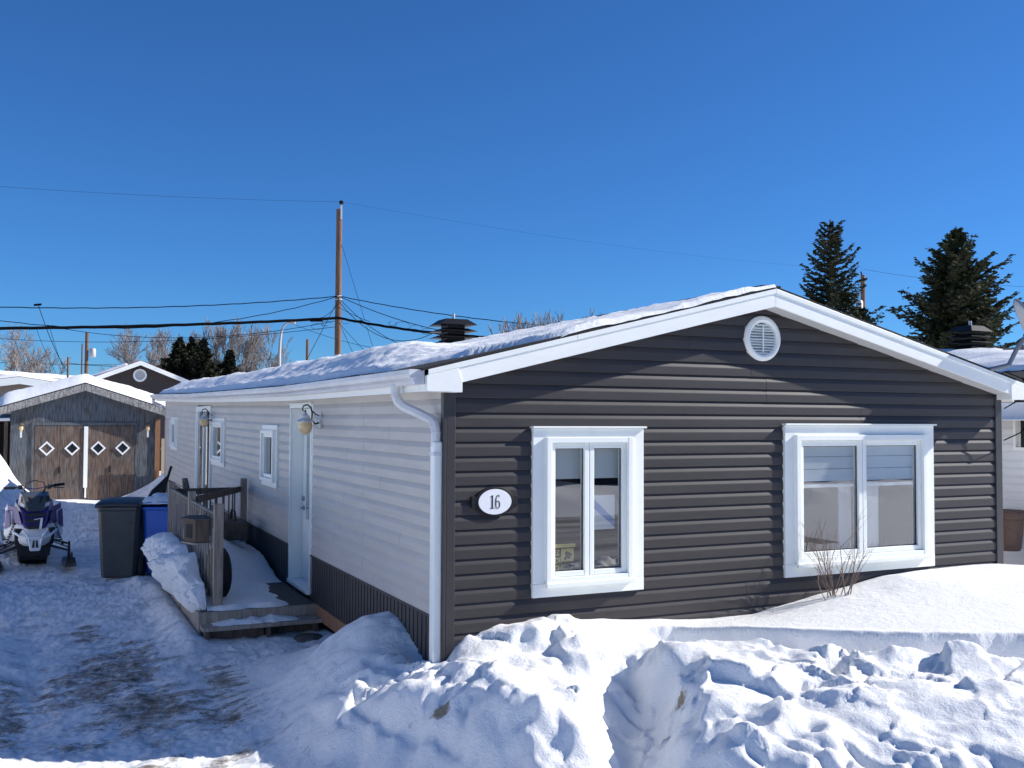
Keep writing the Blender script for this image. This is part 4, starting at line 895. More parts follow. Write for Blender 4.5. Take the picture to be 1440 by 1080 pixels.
# caps of snow on the lids
def cap(name,cx,cy,z,a,b,rz,h,label):
    nu=22; V=[];F=[]
    for i in range(nu+1):
        for j in range(nu+1):
            u=-1+2*i/nu; v=-1+2*j/nu; k=max(abs(u),abs(v)); e=max(0,1-k**5); n=float(N1.fbm(np.array(u*2.+cx),np.array(v*2.+cy),3))
            x=u*a*(1+.05*n); y=v*b*(1+.05*n); X=cx+x*math.cos(rz)-y*math.sin(rz); Y=cy+x*math.sin(rz)+y*math.cos(rz); V.append((X,Y,z+h*e*(1+.5*n)))
    ii=np.arange((nu+1)**2).reshape(nu+1,nu+1); q=np.stack([ii[:-1,:-1],ii[1:,:-1],ii[1:,1:],ii[:-1,1:]],-1).reshape(-1,4)
    return tag(raw_mesh(name,np.array(V),q,'snow_soft'),label,'snow',kind='stuff')
cap('lid_snow',-1.12,8.93,1.125,.30,.38,R(-15),.12,'smooth cap of snow on the lid of the blue bin')

# ------------------------------------------------------------------ snowmobile
def snowmobile():
    t=thing('snowmobile','white and navy snowmobile parked nose forward on the packed driveway','snowmobile',(-2.95,10.75,.01),R(3)); mw=local(t)@Matrix.Scale(1.06,4)
    B=lambda n,mt,mb,p=t,**k: mb.build(n,mt,p,mw=mw,**k)
    def loft(secs,cap=True):
        mb=MB(); n=len(secs[0])
        for s_ in secs: mb.v+=s_
        for i in range(len(secs)-1):
            for k in range(n): a=i*n+k; c=i*n+(k+1)%n; mb.f.append((a,c,c+n,a+n)); mb.mi.append(0)
        if cap: mb.f.append(tuple(range(n-1,-1,-1))); mb.f.append(tuple((len(secs)-1)*n+k for k in range(n))); mb.mi+=[0,0]
        return mb
    def sec(y,w,zb,zt,sh=.6,wt=.4,n=16):
        P=[]
        for k in range(n):
            a=2*PI*k/n; c,s_=math.cos(a),math.sin(a); z=(zb+zt)/2+(zt-zb)/2*(abs(s_)**.8)*(1 if s_>0 else -1); wz=w*(1-(1-wt)*max(0,s_)**1.6)
            P.append((wz*(abs(c)**.75)*(1 if c>0 else -1),y,z))
        return P
    # bellypan and hood shell
    B('belly_pan','sledwhite',loft([sec(-.36,.13,.36,.60),sec(-.22,.27,.32,.78,wt=.6),sec(0,.38,.30,.90,wt=.55),sec(.35,.41,.30,.94,wt=.5),sec(.8,.33,.30,.86,wt=.5),sec(1.05,.24,.30,.74,wt=.5)]),smooth=True)
    # navy centre hood, a stepped wedge
    h=MB(); h.hexa([(-.15,-.40,.60),(.15,-.40,.60),(.30,.10,.80),(-.30,.10,.80),(-.19,-.30,.86),(.19,-.30,.86),(.26,.18,1.02),(-.26,.18,1.02)]); B('hood','sledblue',h,bevel=.03)
    for s_ in (-1,1):
        h=MB(); h.hexa([(s_*.18,-.37,.66),(s_*.36,-.02,.70),(s_*.37,.05,.70),(s_*.2,-.3,.66),(s_*.24,-.24,.92),(s_*.37,.02,.95),(s_*.38,.10,.95),(s_*.25,-.16,.92)]); B('hood_wing','sledblue',h,bevel=.01)
        h=MB(); h.hexa([(s_*.30,-.14,.46),(s_*.40,.04,.44),(s_*.41,.4,.44),(s_*.30,.4,.44),(s_*.30,-.14,.86),(s_*.39,.0,.86),(s_*.385,.42,.90),(s_*.30,.4,.88)]); B('side_panel','sledwhite',h,bevel=.03)
        h=MB(); h.hexa([(s_*.335,-.13,.64),(s_*.40,-.01,.58),(s_*.412,.02,.58),(s_*.335,-.10,.64),(s_*.325,-.12,.82),(s_*.385,-.03,.87),(s_*.395,-.0,.87),(s_*.33,-.09,.84)]); B('side_stripe','sledblue',h)
    h=MB(); h.prism([(-.10,.60),(.10,.60),(.12,.66),(-.12,.66)],'y',-.412,-.37); h.prism([(-.12,.69),(.12,.69),(.14,.75),(-.14,.75)],'y',-.385,-.34); h.prism([(-.14,.78),(.14,.78),(.155,.83),(-.155,.83)],'y',-.36,-.30); B('grille','sledblack',h,bevel=.006)
    h=MB(); h.prism([(.05,.60),(.085,.60),(.10,.76),(.07,.76)],'y',-.418,-.40); h.prism([(-.02,.735),(.10,.755),(.10,.765),(-.02,.745)],'y',-.40,-.385); B('logo_stripe','sledwhite',h)
    # windscreen block with headlights
    h=MB(); h.hexa([(-.10,-.36,.86),(.10,-.36,.86),(.24,.0,.92),(-.24,.0,.92),(-.17,-.22,1.08),(.17,-.22,1.08),(.20,.08,1.13),(-.20,.08,1.13)]); B('headlight_pod','sleddark',h,bevel=.015)
    for s_ in (-1,1):
        h=MB(); h.hexa([(s_*.025,-.345,.88),(s_*.20,-.20,.93),(s_*.20,-.18,.93),(s_*.025,-.325,.88),(s_*.035,-.315,.935),(s_*.20,-.19,.985),(s_*.20,-.17,.985),(s_*.035,-.295,.935)]); B('headlight','plaque',h,bevel=.006)
        h=MB(); h.hexa([(s_*.05,-.30,.97),(s_*.20,-.17,1.0),(s_*.20,-.15,1.0),(s_*.05,-.27,.97),(s_*.06,-.26,1.06),(s_*.19,-.18,1.08),(s_*.19,-.15,1.08),(s_*.06,-.24,1.06)]); B('windscreen_panel','sledblack',h,bevel=.006)
    # handlebar
    h=MB(); h.tube([(0,.10,1.02),(-.12,.05,1.12),(-.16,.05,1.19),(-.34,.10,1.20),(-.40,.12,1.19)],.014,8); B('handlebar','sledblack',h,smooth=True)
    h=MB(); h.tube([(0,.10,1.02),(.12,.05,1.12),(.16,.05,1.20),(.34,.10,1.235),(.42,.12,1.235)],.014,8); B('handlebar','sledblack',h,smooth=True)
    for s_ in (-1,1):
        h=MB(); h.tube([(s_*.27,.08,1.205+.012*s_),(s_*.42,.125,1.21+.022*s_)],.022,8); B('grip','rubber',h,smooth=True)
        h=MB(); h.tube([(s_*.22,.05,1.20),(s_*.26,-.01,1.195),(s_*.41,.04,1.18)],.008,6); B('brake_lever','sledblack',h)
        h=MB(); h.box(s_*.20-.03,s_*.20+.03,.02,.08,1.17,1.235); B('control_block','sledblack',h,bevel=.008)
    h=MB(); h.tube([(-.15,.04,1.16),(-.12,-.02,1.26),(0,-.04,1.31),(.12,-.02,1.27),(.15,.03,1.17)],.008,6); B('brake_hose','sledblack',h,smooth=True)
    h=MB(); h.tube([(-.14,.05,1.19),(0,.02,1.17),(.15,.05,1.20)],.008,6); B('cross_tube','sledblue',h)
    # bumper
    h=MB(); h.tube([(-.30,-.24,.56),(-.20,-.42,.50),(-.09,-.47,.48),(.09,-.47,.48),(.20,-.42,.50),(.30,-.24,.57)],.018,8); B('bumper','sledwhite',h,smooth=True)
    h=MB(); h.tube([(-.17,-.43,.60),(-.09,-.47,.48),(-.06,-.44,.30),(.06,-.44,.30),(.09,-.47,.48),(.17,-.43,.60)],.016,8); B('bumper_brace','sledwhite',h,smooth=True)
    h=MB(); h.prism([(-.09,.46),(-.085,.485),(.085,.485),(.09,.46),(.06,.28),(-.06,.28)],'y',-.462,-.452); B('skid_plate','sledwhite',h,bevel=.004)
    h=MB(); h.prism([(-.045,.33),(-.008,.33),(-.008,.44),(-.03,.44)],'y',-.468,-.4625); h.prism([(.008,.33),(.045,.33),(.03,.44),(.008,.44)],'y',-.468,-.4625); B('plate_slots','sledblack',h)
    h=MB(); h.hexa([(-.26,-.22,.34),(.26,-.22,.34),(.28,.1,.34),(-.28,.1,.34),(-.28,-.30,.60),(.28,-.30,.60),(.3,.1,.62),(-.3,.1,.62)]); B('nose_frame','sledblack',h,bevel=.02)
    # suspension, skis
    for s_ in (-1,1):
        for (a,b,r_) in [((s_*.16,-.20,.44),(s_*.49,-.10,.32),.014),((s_*.16,.04,.44),(s_*.49,-.06,.32),.014),((s_*.16,-.2,.33),(s_*.49,-.1,.22),.014),((s_*.16,.04,.33),(s_*.49,-.06,.22),.014),((s_*.20,-.1,.40),(s_*.49,-.12,.27),.010)]:
            h=MB(); h.tube([a,b],r_,6); B('suspension_arm','sledblack',h)
        h=MB(); h.tube([(s_*.24,-.16,.76),(s_*.28,-.15,.66)],.035,10); h.tube([(s_*.24,-.16,.76),(s_*.40,-.11,.32)],.018,8)
        B('shock','sledblack',h)
        h=MB(); c0=Vector((s_*.275,-.15,.665)); c1=Vector((s_*.385,-.115,.36)); ax=(c1-c0); sd=Vector((0,1,0)); ot=ax.normalized().cross(sd)
        h.tube([c0+ax*(i/56)+(sd*math.cos(i*.9)+ot*math.sin(i*.9))*.033 for i in range(57)],.006,5); B('spring','sledwhite',h)
        h=MB(); h.hexa([(s_*.47,-.12,.10),(s_*.51,-.12,.10),(s_*.51,-.04,.10),(s_*.47,-.04,.10),(s_*.475,-.14,.36),(s_*.505,-.14,.36),(s_*.505,-.05,.36),(s_*.475,-.05,.36)]); B('spindle','sledblack',h,bevel=.006)
        ys=[.42,.2,-.2,-.5,-.64,-.74]; zs=[.05,.012,.012,.03,.09,.18]; ws=[.05,.085,.085,.08,.06,.035]
        h=MB()
        for y,z,w_ in zip(ys,zs,ws): h.v+=[(s_*.49-w_,y,z+.012),(s_*.49+w_,y,z+.012),(s_*.49+w_,y,z),(s_*.49,y,z-.012),(s_*.49-w_,y,z)]
        for i in range(5):
            for k in range(5): a=i*5+k; c=i*5+(k+1)%5; h.f.append((a,c,c+5,a+5)); h.mi.append(0)
        sk=B('ski','sledblack',h,bevel=.003)
        h=MB(); h.tube([(s_*.49,-.70,.17),(s_*.49,-.66,.25),(s_*.49,-.55,.24),(s_*.49,-.40,.10),(s_*.49,-.25,.06)],.010,6); h.build('ski_loop','sledblack',sk,mw=mw)
        h=MB(); h.hexa([(s_*.49-.03,-.30,.03),(s_*.49+.03,-.30,.03),(s_*.49+.03,.10,.03),(s_*.49-.03,.10,.03),(s_*.49-.025,-.16,.13),(s_*.49+.025,-.16,.13),(s_*.49+.025,.0,.13),(s_*.49-.025,.0,.13)]); h.build('ski_saddle','sledblack',sk,mw=mw)
    # seat, tunnel, track
    h=MB(); h.hexa([(-.14,.35,.80),(.14,.35,.80),(.16,1.75,.66),(-.16,1.75,.66),(-.08,.40,1.0),(.08,.40,1.0),(.12,1.7,.86),(-.12,1.7,.86)]); B('seat','blackp',h,bevel=.04)
    h=MB(); h.hexa([(-.22,.2,.34),(.22,.2,.34),(.22,2.3,.40),(-.22,2.3,.40),(-.19,.2,.72),(.19,.2,.72),(.19,2.3,.66),(-.19,2.3,.66)]); B('tunnel','sledblack',h,bevel=.01)
    tr=MB(); pth=[(.05,.12),(.30,.02),(2.0,.02),(2.35,.18),(2.3,.40),(2.1,.46),(.2,.42),(.0,.28)]
    tr.prism([(a,b) for a,b in pth],'x',-.20,.20); tk=B('track','rubber',tr)
    tr=MB(); 
    for i in range(14): y=.25+i*.13; tr.box(-.2,.2,y,y+.02,-.01,.025)
    tr.box(-.19,.19,-.03,.04,.1,.32); tr.build('track_lugs','rubber',tk,mw=mw)
    h=MB(); h.hexa([(-.22,-.10,.16),(.22,-.10,.16),(.2,.2,.1),(-.2,.2,.1),(-.24,-.16,.36),(.24,-.16,.36),(.24,.2,.36),(-.24,.2,.36)]); B('under_pan','sledblack',h,bevel=.01)
    for s_ in (-1,1):
        h=MB(); h.box(s_*.33-.09,s_*.33+.09,.6,1.9,.34,.365); B('running_board','sledblack',h)
snowmobile()

# ------------------------------------------------------------------ garage
gar=thing('garage','low weathered garage with worn double doors and four diamond panes under deep roof snow','garage',(-1.77,24.9,0))
gx0,gx1,gy,gxm=-3.73,.30,24.9,-1.77; gap,gsl=3.27,.325
mb=MB(); mb.prism([(gx0,-.1),(gx1,-.1),(gx1,gap-gsl*(gx1-gxm)-.0),(gxm,gap),(gx0,gap-gsl*(gxm-gx0))],'y',gy,gy+6.5); mb.build('walls','gar_wall',gar)
mb=MB(); 
for xa,xb in ((gx0-.35,gxm),(gxm,gx1+.42)):
    za=gap+.17-gsl*abs(xa-gxm); zb=gap+.17-gsl*abs(xb-gxm); mb.hexa([(xa,gy-.30,za-.02),(xb,gy-.30,zb-.02),(xb,gy+6.8,zb-.02),(xa,gy+6.8,za-.02),(xa,gy-.30,za+.02),(xb,gy-.30,zb+.02),(xb,gy+6.8,zb+.02),(xa,gy+6.8,za+.02)])
mb.build('roof','shingle',gar)
for xa,xb in ((gx0-.36,gxm-.001),(gxm+.001,gx1+.43)):
    mb=MB(); za=gap+.155-gsl*abs(xa-gxm); zb=gap+.155-gsl*abs(xb-gxm); t_=.21; mb.hexa([(xa,gy-.325,za-t_),(xb,gy-.325,zb-t_),(xb,gy-.295,zb-t_),(xa,gy-.295,za-t_),(xa,gy-.325,za),(xb,gy-.325,zb),(xb,gy-.295,zb),(xa,gy-.295,za)]); mb.build('fascia','gar_trim',gar)
mb=MB(); mb.box(-3.17,-3.10,gy-.035,gy-.001,-.05,2.27); mb.box(-.35,-.28,gy-.035,gy-.001,-.05,2.27); mb.box(-3.17,-.28,gy-.037,gy-.001,2.19,2.28); mb.build('door_frame','gar_wall',gar)
mb=MB(); mb.box(-1.775,-1.665,gy-.065,gy-.03,.35,2.16); mb.box(-1.735,-1.69,gy-.065,gy-.03,.05,.35); mb.build('centre_batten','white',gar,bevel=.004)
for (a,b,dx) in ((-3.09,-2.425,-2.77),(-2.415,-1.765,-2.09),(-1.675,-1.045,-1.38),(-1.035,-.36,-.70)):
    mb=MB(); mb.box(a,b,gy-.030,gy-.002,.0,2.17); dl=mb.build('door_leaf','gar_door',gar,bevel=.004)
    mb=MB(); r1,r0=.215,.150
    for k in range(4):
        t0,t1=PI/2*k,PI/2*(k+1); q=[(dx+r1*math.cos(t0),1.515+r1*math.sin(t0)),(dx+r1*math.cos(t1),1.515+r1*math.sin(t1)),(dx+r0*math.cos(t1),1.515+r0*math.sin(t1)),(dx+r0*math.cos(t0),1.515+r0*math.sin(t0))]; mb.prism(q,'y',gy-.065,gy-.031)
    mb.build('diamond_frame','plaque',dl)
    mb=MB(); mb.prism([(dx+r0*math.cos(PI/2*k),1.515+r0*math.sin(PI/2*k)) for k in range(4)],'y',gy-.04,gy-.031)
    mb.build('diamond_pane','gar_door' if dx<-2.7 else 'carglass',dl)
mb=MB(); mb.tube([(-2.42,gy-.045,.80),(-2.42,gy-.045,.98)],.03,6); mb.build('hinge','black',gar); mb=MB(); mb.tube([(-1.04,gy-.045,.80),(-1.04,gy-.045,.98)],.03,6); mb.build('hinge','black',gar)
for xx,l in ((-3.45,'wall lantern left of the garage doors'),(.0,'wall lantern right of the garage doors')):
    mb=MB(); mb.lathe((xx,gy-.14,2.10),[(.02,.16),(.09,.10),(.05,.06)],10); g=mb.build('wall_lantern','wooddark',gar); g['label']=l
    mb=MB(); mb.lathe((xx,gy-.14,2.10),[(.05,.06),(.06,0),(.03,-.08)],10); mb.build('lantern_glass','lampglass',g)
    mb=MB(); mb.bar((xx,gy-.14,2.02),(xx,gy-.12,1.84),.05,.05); mb.build('lantern_stem','plaque',g)
mb=MB(); mb.box(.22,.36,gy-.06,gy+.06,.3,2.38); mb.build('corner_post','woodbase',gar)
def roof_cap(name,x0,x1,xm,y0,y1,zf,th,label,bulge=.12,seed=1.):
    xs=np.linspace(x0,x1,46); ys=np.linspace(y0,y1,24); X_,Y_=np.meshgrid(xs,ys); b=np.vectorize(zf)(X_)
    u=np.minimum((X_-x0)/(x1-x0),(x1-X_)/(x1-x0))*2; v=np.clip((Y_-y0)/(y1-y0),0,1); v=np.minimum(v,1-v)*2
    e=(1-np.clip(1-u/.14,0,1)**2.2)**.6*(1-np.clip(1-v/.10,0,1)**2.2)**.6
    top=b+(th*(1+.22*N1.fbm(X_*.9+seed,Y_*.7,4)+.05*N2.fbm(X_*5,Y_*5,3))+bulge*np.exp(-((X_-xm)/.9)**2)*-.5)*e-.01
    ii=np.arange(X_.size).reshape(X_.shape); q=np.stack([ii[:-1,:-1],ii[:-1,1:],ii[1:,1:],ii[1:,:-1]],-1).reshape(-1,4)
    return tag(raw_mesh(name,np.stack([X_.ravel(),Y_.ravel(),top.ravel()],-1),q,'snow_soft'),label,'snow',kind='stuff')
roof_cap('garage_roof_snow',gx0-.38,gx1+.44,gxm,gy-.28,gy+6.8,lambda x:gap+.19-gsl*abs(x-gxm),.36,'deep smooth snow cap rounding over the garage roof')
# dark lean-to left of the garage and slat fence to its right
sh=thing('lean_to','dark open lean-to with snowy roof at the left end of the garage','shed',(-4.9,26,0))
mb=MB(); mb.box(-6.2,-3.75,27.5,27.6,0,2.3); mb.box(-6.2,-6.1,25.2,27.5,0,2.3); mb.build('walls','rubber',sh)
mb=MB(); mb.box(-3.90,-3.80,25.1,25.2,0,2.3); mb.box(-4.45,-4.36,25.1,25.2,0,2.3); mb.build('post','wooddark',sh)
mb=MB(); mb.hexa([(-6.3,24.9,2.22),(-3.75,24.9,2.32),(-3.75,27.7,2.45),(-6.3,27.7,2.35),(-6.3,24.9,2.30),(-3.75,24.9,2.40),(-3.75,27.7,2.53),(-6.3,27.7,2.43)]); mb.build('roof','plaque',sh)
fn_=thing('slat_fence','pale vertical board fence between the garage and the house corner','fence',(.9,24.4,0))
for i in range(12):
    mb=MB(); x=.36+i*.125; mb.box(x,x+.10,24.40,24.42,0,1.80+.015*((i*7)%3)); mb.build('slat','fence',fn_)
mb=MB(); mb.box(.34,1.86,24.43,24.47,1.45,1.53); mb.box(.34,1.86,24.43,24.47,.5,.58); mb.build('rail','fence',fn_)

# ------------------------------------------------------------------ background houses
def gable_house(name,label,x0,x1,xm,y0,y1,zr,ze,mts,vent=False,ov=.35,gz=0,fas=.22,cat='house'):
    t=thing(name,label,cat,(xm,y0,gz)); hw=max(xm-x0,x1-xm); sl=(zr-ze)/hw
    Z=lambda x:zr-sl*abs(x-xm)
    mb=MB(); mb.prism([(x0,gz-.5),(x1,gz-.5),(x1,Z(x1)-.16),(xm,zr-.16),(x0,Z(x0)-.16)],'y',y0,y1); mb.build('walls',mts[0],t)
    for (a,b) in ((x0-ov,xm),(xm,x1+ov)):
        mb=MB(); mb.hexa([(a,y0-.3,Z(a)-.13),(b,y0-.3,Z(b)-.13),(b,y1+.3,Z(b)-.13),(a,y1+.3,Z(a)-.13),(a,y0-.3,Z(a)),(b,y0-.3,Z(b)),(b,y1+.3,Z(b)),(a,y1+.3,Z(a))]); mb.build('roof',mts[1],t)
        e=.001 if a<xm-.01 else -.001
        mb=MB(); a2,b2=(a,b-.001) if b==xm else (a+.001,b); mb.hexa([(a2,y0-.34,Z(a2)-fas),(b2,y0-.34,Z(b2)-fas),(b2,y0-.303,Z(b2)-fas),(a2,y0-.303,Z(a2)-fas),(a2,y0-.34,Z(a2)-.02),(b2,y0-.34,Z(b2)-.02),(b2,y0-.303,Z(b2)-.02),(a2,y0-.303,Z(a2)-.02)]); mb.build('fascia','fascia',t)
    for xe in (x0-ov-.02,x1+ov):
        mb=MB(); mb.box(xe,xe+.02,y0-.3,y1+.3,Z(x0-ov)-.26,Z(x0-ov)-.015); mb.box(min(xe,x0-ov)+ (0 if xe<xm else -ov),(x0 if xe<xm else xe),y0-.3,y1+.3,Z(x0-ov)-.262,Z(x0-ov)-.25); mb.build('eave_board','fascia',t)
    if vent:
        vx,vz,vr=vent; mb=MB(); mb.lathe((vx,y0,vz),[(vr,-.001),(vr,-.06),(vr*.72,-.07),(vr*.70,-.02)],28,'y'); vv=mb.build('round_window','white',t,smooth=True)
        mb=MB(); mb.lathe((vx,y0,vz),[(vr*.7,-.021),(vr*.7,-.03)],28,'y'); mb.build('pane','galv',vv)
    return t,Z
# brown house behind the garage
bh,Zb=gable_house('brown_house','brown sided house with white-trimmed gable and round window behind the garage',-2.1,4.0,.96,40,50,4.99,3.75,('brownhouse','burgundy'),vent=(.96,4.33,.29))
roof_cap('brown_house_roof_snow',-2.45,.55,.9,40.6,50,lambda x:Zb(x)+.0,.16,'snow lying on the left slope of the brown house roof',0)
# house at far left
lh,Zl=gable_house('tan_house','low tan gabled house with snowy roof at the far left edge',-8.5,-2.2,-3.75,36,46,4.02,3.30,('tansid','shingle'),fas=.30)
roof_cap('tan_house_roof_snow',-9.2,-1.75,-3.75,35.72,46,lambda x:Zl(x)+.0,.14,'snow on the roof of the tan house at the far left',0,3.)
wh,Zw=gable_house('white_house','long snow-roofed house seen edge on beyond the tan house',-16,2.5,-6,52,60,4.75,4.2,('tansid','shingle'),fas=.25)
roof_cap('white_house_roof_snow',-16.3,2.8,-6,51.7,60,lambda x:Zw(x)+.0,.25,'flat band of snow on the long roof beyond the tan house',0,5.)
# neighbour on the right
nb_,Zn=gable_house('neighbour_house','white sided neighbouring house on the right with chimney and patchy snowy roof',9.5,15.6,12.55,1.55,18,3.72,2.80,('whitesid','shingle'),fas=.2)
siding('left_siding','whitesid','y',1.56,17.9,.3,2.62,[(1.95,2.36,2.10,2.60)],None,parent=nb_,base=9.498)
mb=MB(); mb.box(9.44,9.497,1.90,1.94,2.02,2.64); mb.box(9.44,9.497,2.36,2.40,2.02,2.64); mb.box(9.44,9.497,1.94,2.36,2.60,2.64); mb.box(9.44,9.497,1.94,2.36,2.02,2.06); w2_=mb.build('window','white',nb_)
mb=MB(); mb.box(9.47,9.49,1.94,2.30,2.06,2.6); mb.build('shutter','black',w2_)
chimney(12.9,6.0,3.35,.92,nb_,.32,label='black chimney with stacked hoods on the neighbouring roof')
def roof_patch():
    xs=np.linspace(9.2,12.55,60); ys=np.linspace(1.4,18,120); X_,Y_=np.meshgrid(xs,ys); b=np.vectorize(Zn)(X_)
    t=.07+.10*N1.fbm(X_*1.1+4,Y_*.5,4); bare=sstep(.0,.16,N2.fbm(X_*1.0,Y_*.45+2,4)+.25*(sstep(11.6,12.5,X_))-.08); t=np.clip(t,.03,1)*(1-bare)-.01
    ii=np.arange(X_.size).reshape(X_.shape); q=np.stack([ii[:-1,:-1],ii[:-1,1:],ii[1:,1:],ii[1:,:-1]],-1).reshape(-1,4); q=q[t.ravel()[q].max(1)>.005]
    tag(raw_mesh('neighbour_roof_snow',np.stack([X_.ravel(),Y_.ravel(),(b+t).ravel()],-1),q,'snow'),'patchy snow on the roof of the neighbouring house at right','snow',kind='stuff')
roof_patch()
po=thing('planter','brown plastic planter with ragged rim on the snow by the white wall','planter',(9.18,2.30,.68))
mb=MB(); c=(9.15,2.28,.0); prof=[(.16,.66),(.175,.70),(.215,1.08),(.26,1.10),(.262,1.17),(.22,1.175),(.2,1.12)]
mb.lathe(c,prof,18); mb.build('pot','potbrown',po,smooth=True)
mb=MB(); mb.v=[]; 
mb.lathe((c[0],c[1],0),[(.26+.0,1.135),(.285,1.15),(.27,1.20),(.23,1.20)],9); mb.build('rim_frill','potbrown',po,bevel=.01)

# opposite side of the street (seen in the window panes)
xs=axis([(-30,50,.25)]); ys=axis([(-19,-14,.16)]); X3,Y3=np.meshgrid(xs,ys); t3=sstep(-14.1,-15.4,Y3)*(1-sstep(-17.2,-18.8,Y3)); t3=np.where(Y3>-16.3,1-sstep(-15.6,-14.2,Y3),1-sstep(17,18.8,-Y3))
Z3=t3*.55*(1.0+.35*N1.fbm(X3*.5,Y3*.5,4)+.05*N2.fbm(X3*4,Y3*4,3))-.02; ii=np.arange(X3.size).reshape(X3.shape); q=np.stack([ii[:-1,:-1],ii[:-1,1:],ii[1:,1:],ii[1:,:-1]],-1).reshape(-1,4)
o=raw_mesh('snow_bank',np.stack([X3.ravel(),Y3.ravel(),Z3.ravel()],-1),q,'snow'); o['kind']='structure'
h3,Zo3=gable_house('opposite_house','dark sided house across the street, seen reflected in the wide window',15,24,19.5,-33,-24,4.8,3.4,('brownhouse','shingle'))
h4,Zo4=gable_house('opposite_house','second pale house across the street, farther along the reflected row',28,40,34,-34,-24,4.8,3.4,('whitesid','shingle'))
hb,Zo=gable_house('opposite_house','pale sided house across the street, seen reflected in the window panes',-4,12,4,-31,-25,4.6,3.3,('whitesid','shingle'))
mb=MB(); mb.box(1.0,3.4,-24.99,-24.95,.2,2.4); mb.build('garage_door','carglass',hb)
mb=MB(); mb.box(5.6,7.2,-24.99,-24.95,1.2,2.4); mb.build('window','carglass',hb)
car=thing('parked_car','dark parked car across the street, seen reflected in the narrow window','car',(3.6,-13.4,0))
cpr=[(-2.2,.35),(-2.25,.75),(-2.0,1.0),(-1.55,1.08),(-1.05,1.6),(.7,1.66),(1.75,1.12),(2.15,1.0),(2.25,.6),(2.2,.35)]
mb=MB(); mb.prism([(3.6+a,b) for a,b in cpr],'y',-14.2,-12.4); mb.build('body','carpaint',car,bevel=.09)
mb=MB(); mb.prism([(3.6+a,b) for a,b in [(-1.35,1.1),(-1.0,1.5),(-.2,1.54),(-.2,1.1)]],'y',-12.398,-12.38); mb.prism([(3.6+a,b) for a,b in [(-.1,1.1),(-.1,1.54),(.65,1.54),(1.35,1.1)]],'y',-12.398,-12.38); mb.build('side_window','carglass',car)
for wx in (-1.35,1.4):
    for wy in (-12.35,-14.05):
        mb=MB(); mb.lathe((3.6+wx,wy,.35),[(.2,-.1),(.34,-.1),(.36,0),(.34,.02),(.2,.0)],20,'y'); mb.build('wheel','rubber',car,smooth=True)
rdm=mat('street_surface',(.33,.33,.33),.8,noise=(.9,.8,(.25,1.6,1)),bump=(8,.3,.02))
mb=MB(); mb.box(-60,60,-14.5,-6.2,-.5,.03); s_=mb.build('street',rdm); s_['kind']='structure'

# ------------------------------------------------------------------ vegetation
def tri_mesh(name,V,F,mt,parent=None,smooth=False):
    o=raw_mesh(name,np.asarray(V,float),np.asarray(F),mt,smooth)
    if parent is not None: o.parent=parent; o.matrix_basis=(parent.matrix_basis if parent.parent is None else Matrix.Identity(4)).inverted()
    return o
def seg_tubes(segs,n=3):
    """segs: (p,q,r0,r1) -> quads"""
    P=np.array([s[0] for s in segs],float); Q=np.array([s[1] for s in segs],float); r0=np.array([s[2] for s in segs]); r1=np.array([s[3] for s in segs])
    d=Q-P; d/= (np.linalg.norm(d,axis=1,keepdims=True)+1e-9); a=np.cross(d,[0,0,1.]); l=np.linalg.norm(a,axis=1,keepdims=True); a=np.where(l<.05,[1,0,0],a/(l+1e-9)); b=np.cross(d,a)
    V=[];m_=len(segs)
    for k in range(n):
        t=2*PI*k/n; V.append(P+(a*math.cos(t)+b*math.sin(t))*r0[:,None])
    for k in range(n):
        t=2*PI*k/n; V.append(Q+(a*math.cos(t)+b*math.sin(t))*r1[:,None])
    V=np.stack(V,1).reshape(-1,3); base=np.arange(m_)[:,None]*2*n; F=[]
    for k in range(n): F.append(np.concatenate([base+k,base+(k+1)%n,base+n+(k+1)%n,base+n+k],1))
    return V,np.stack(F,1).reshape(-1,4)
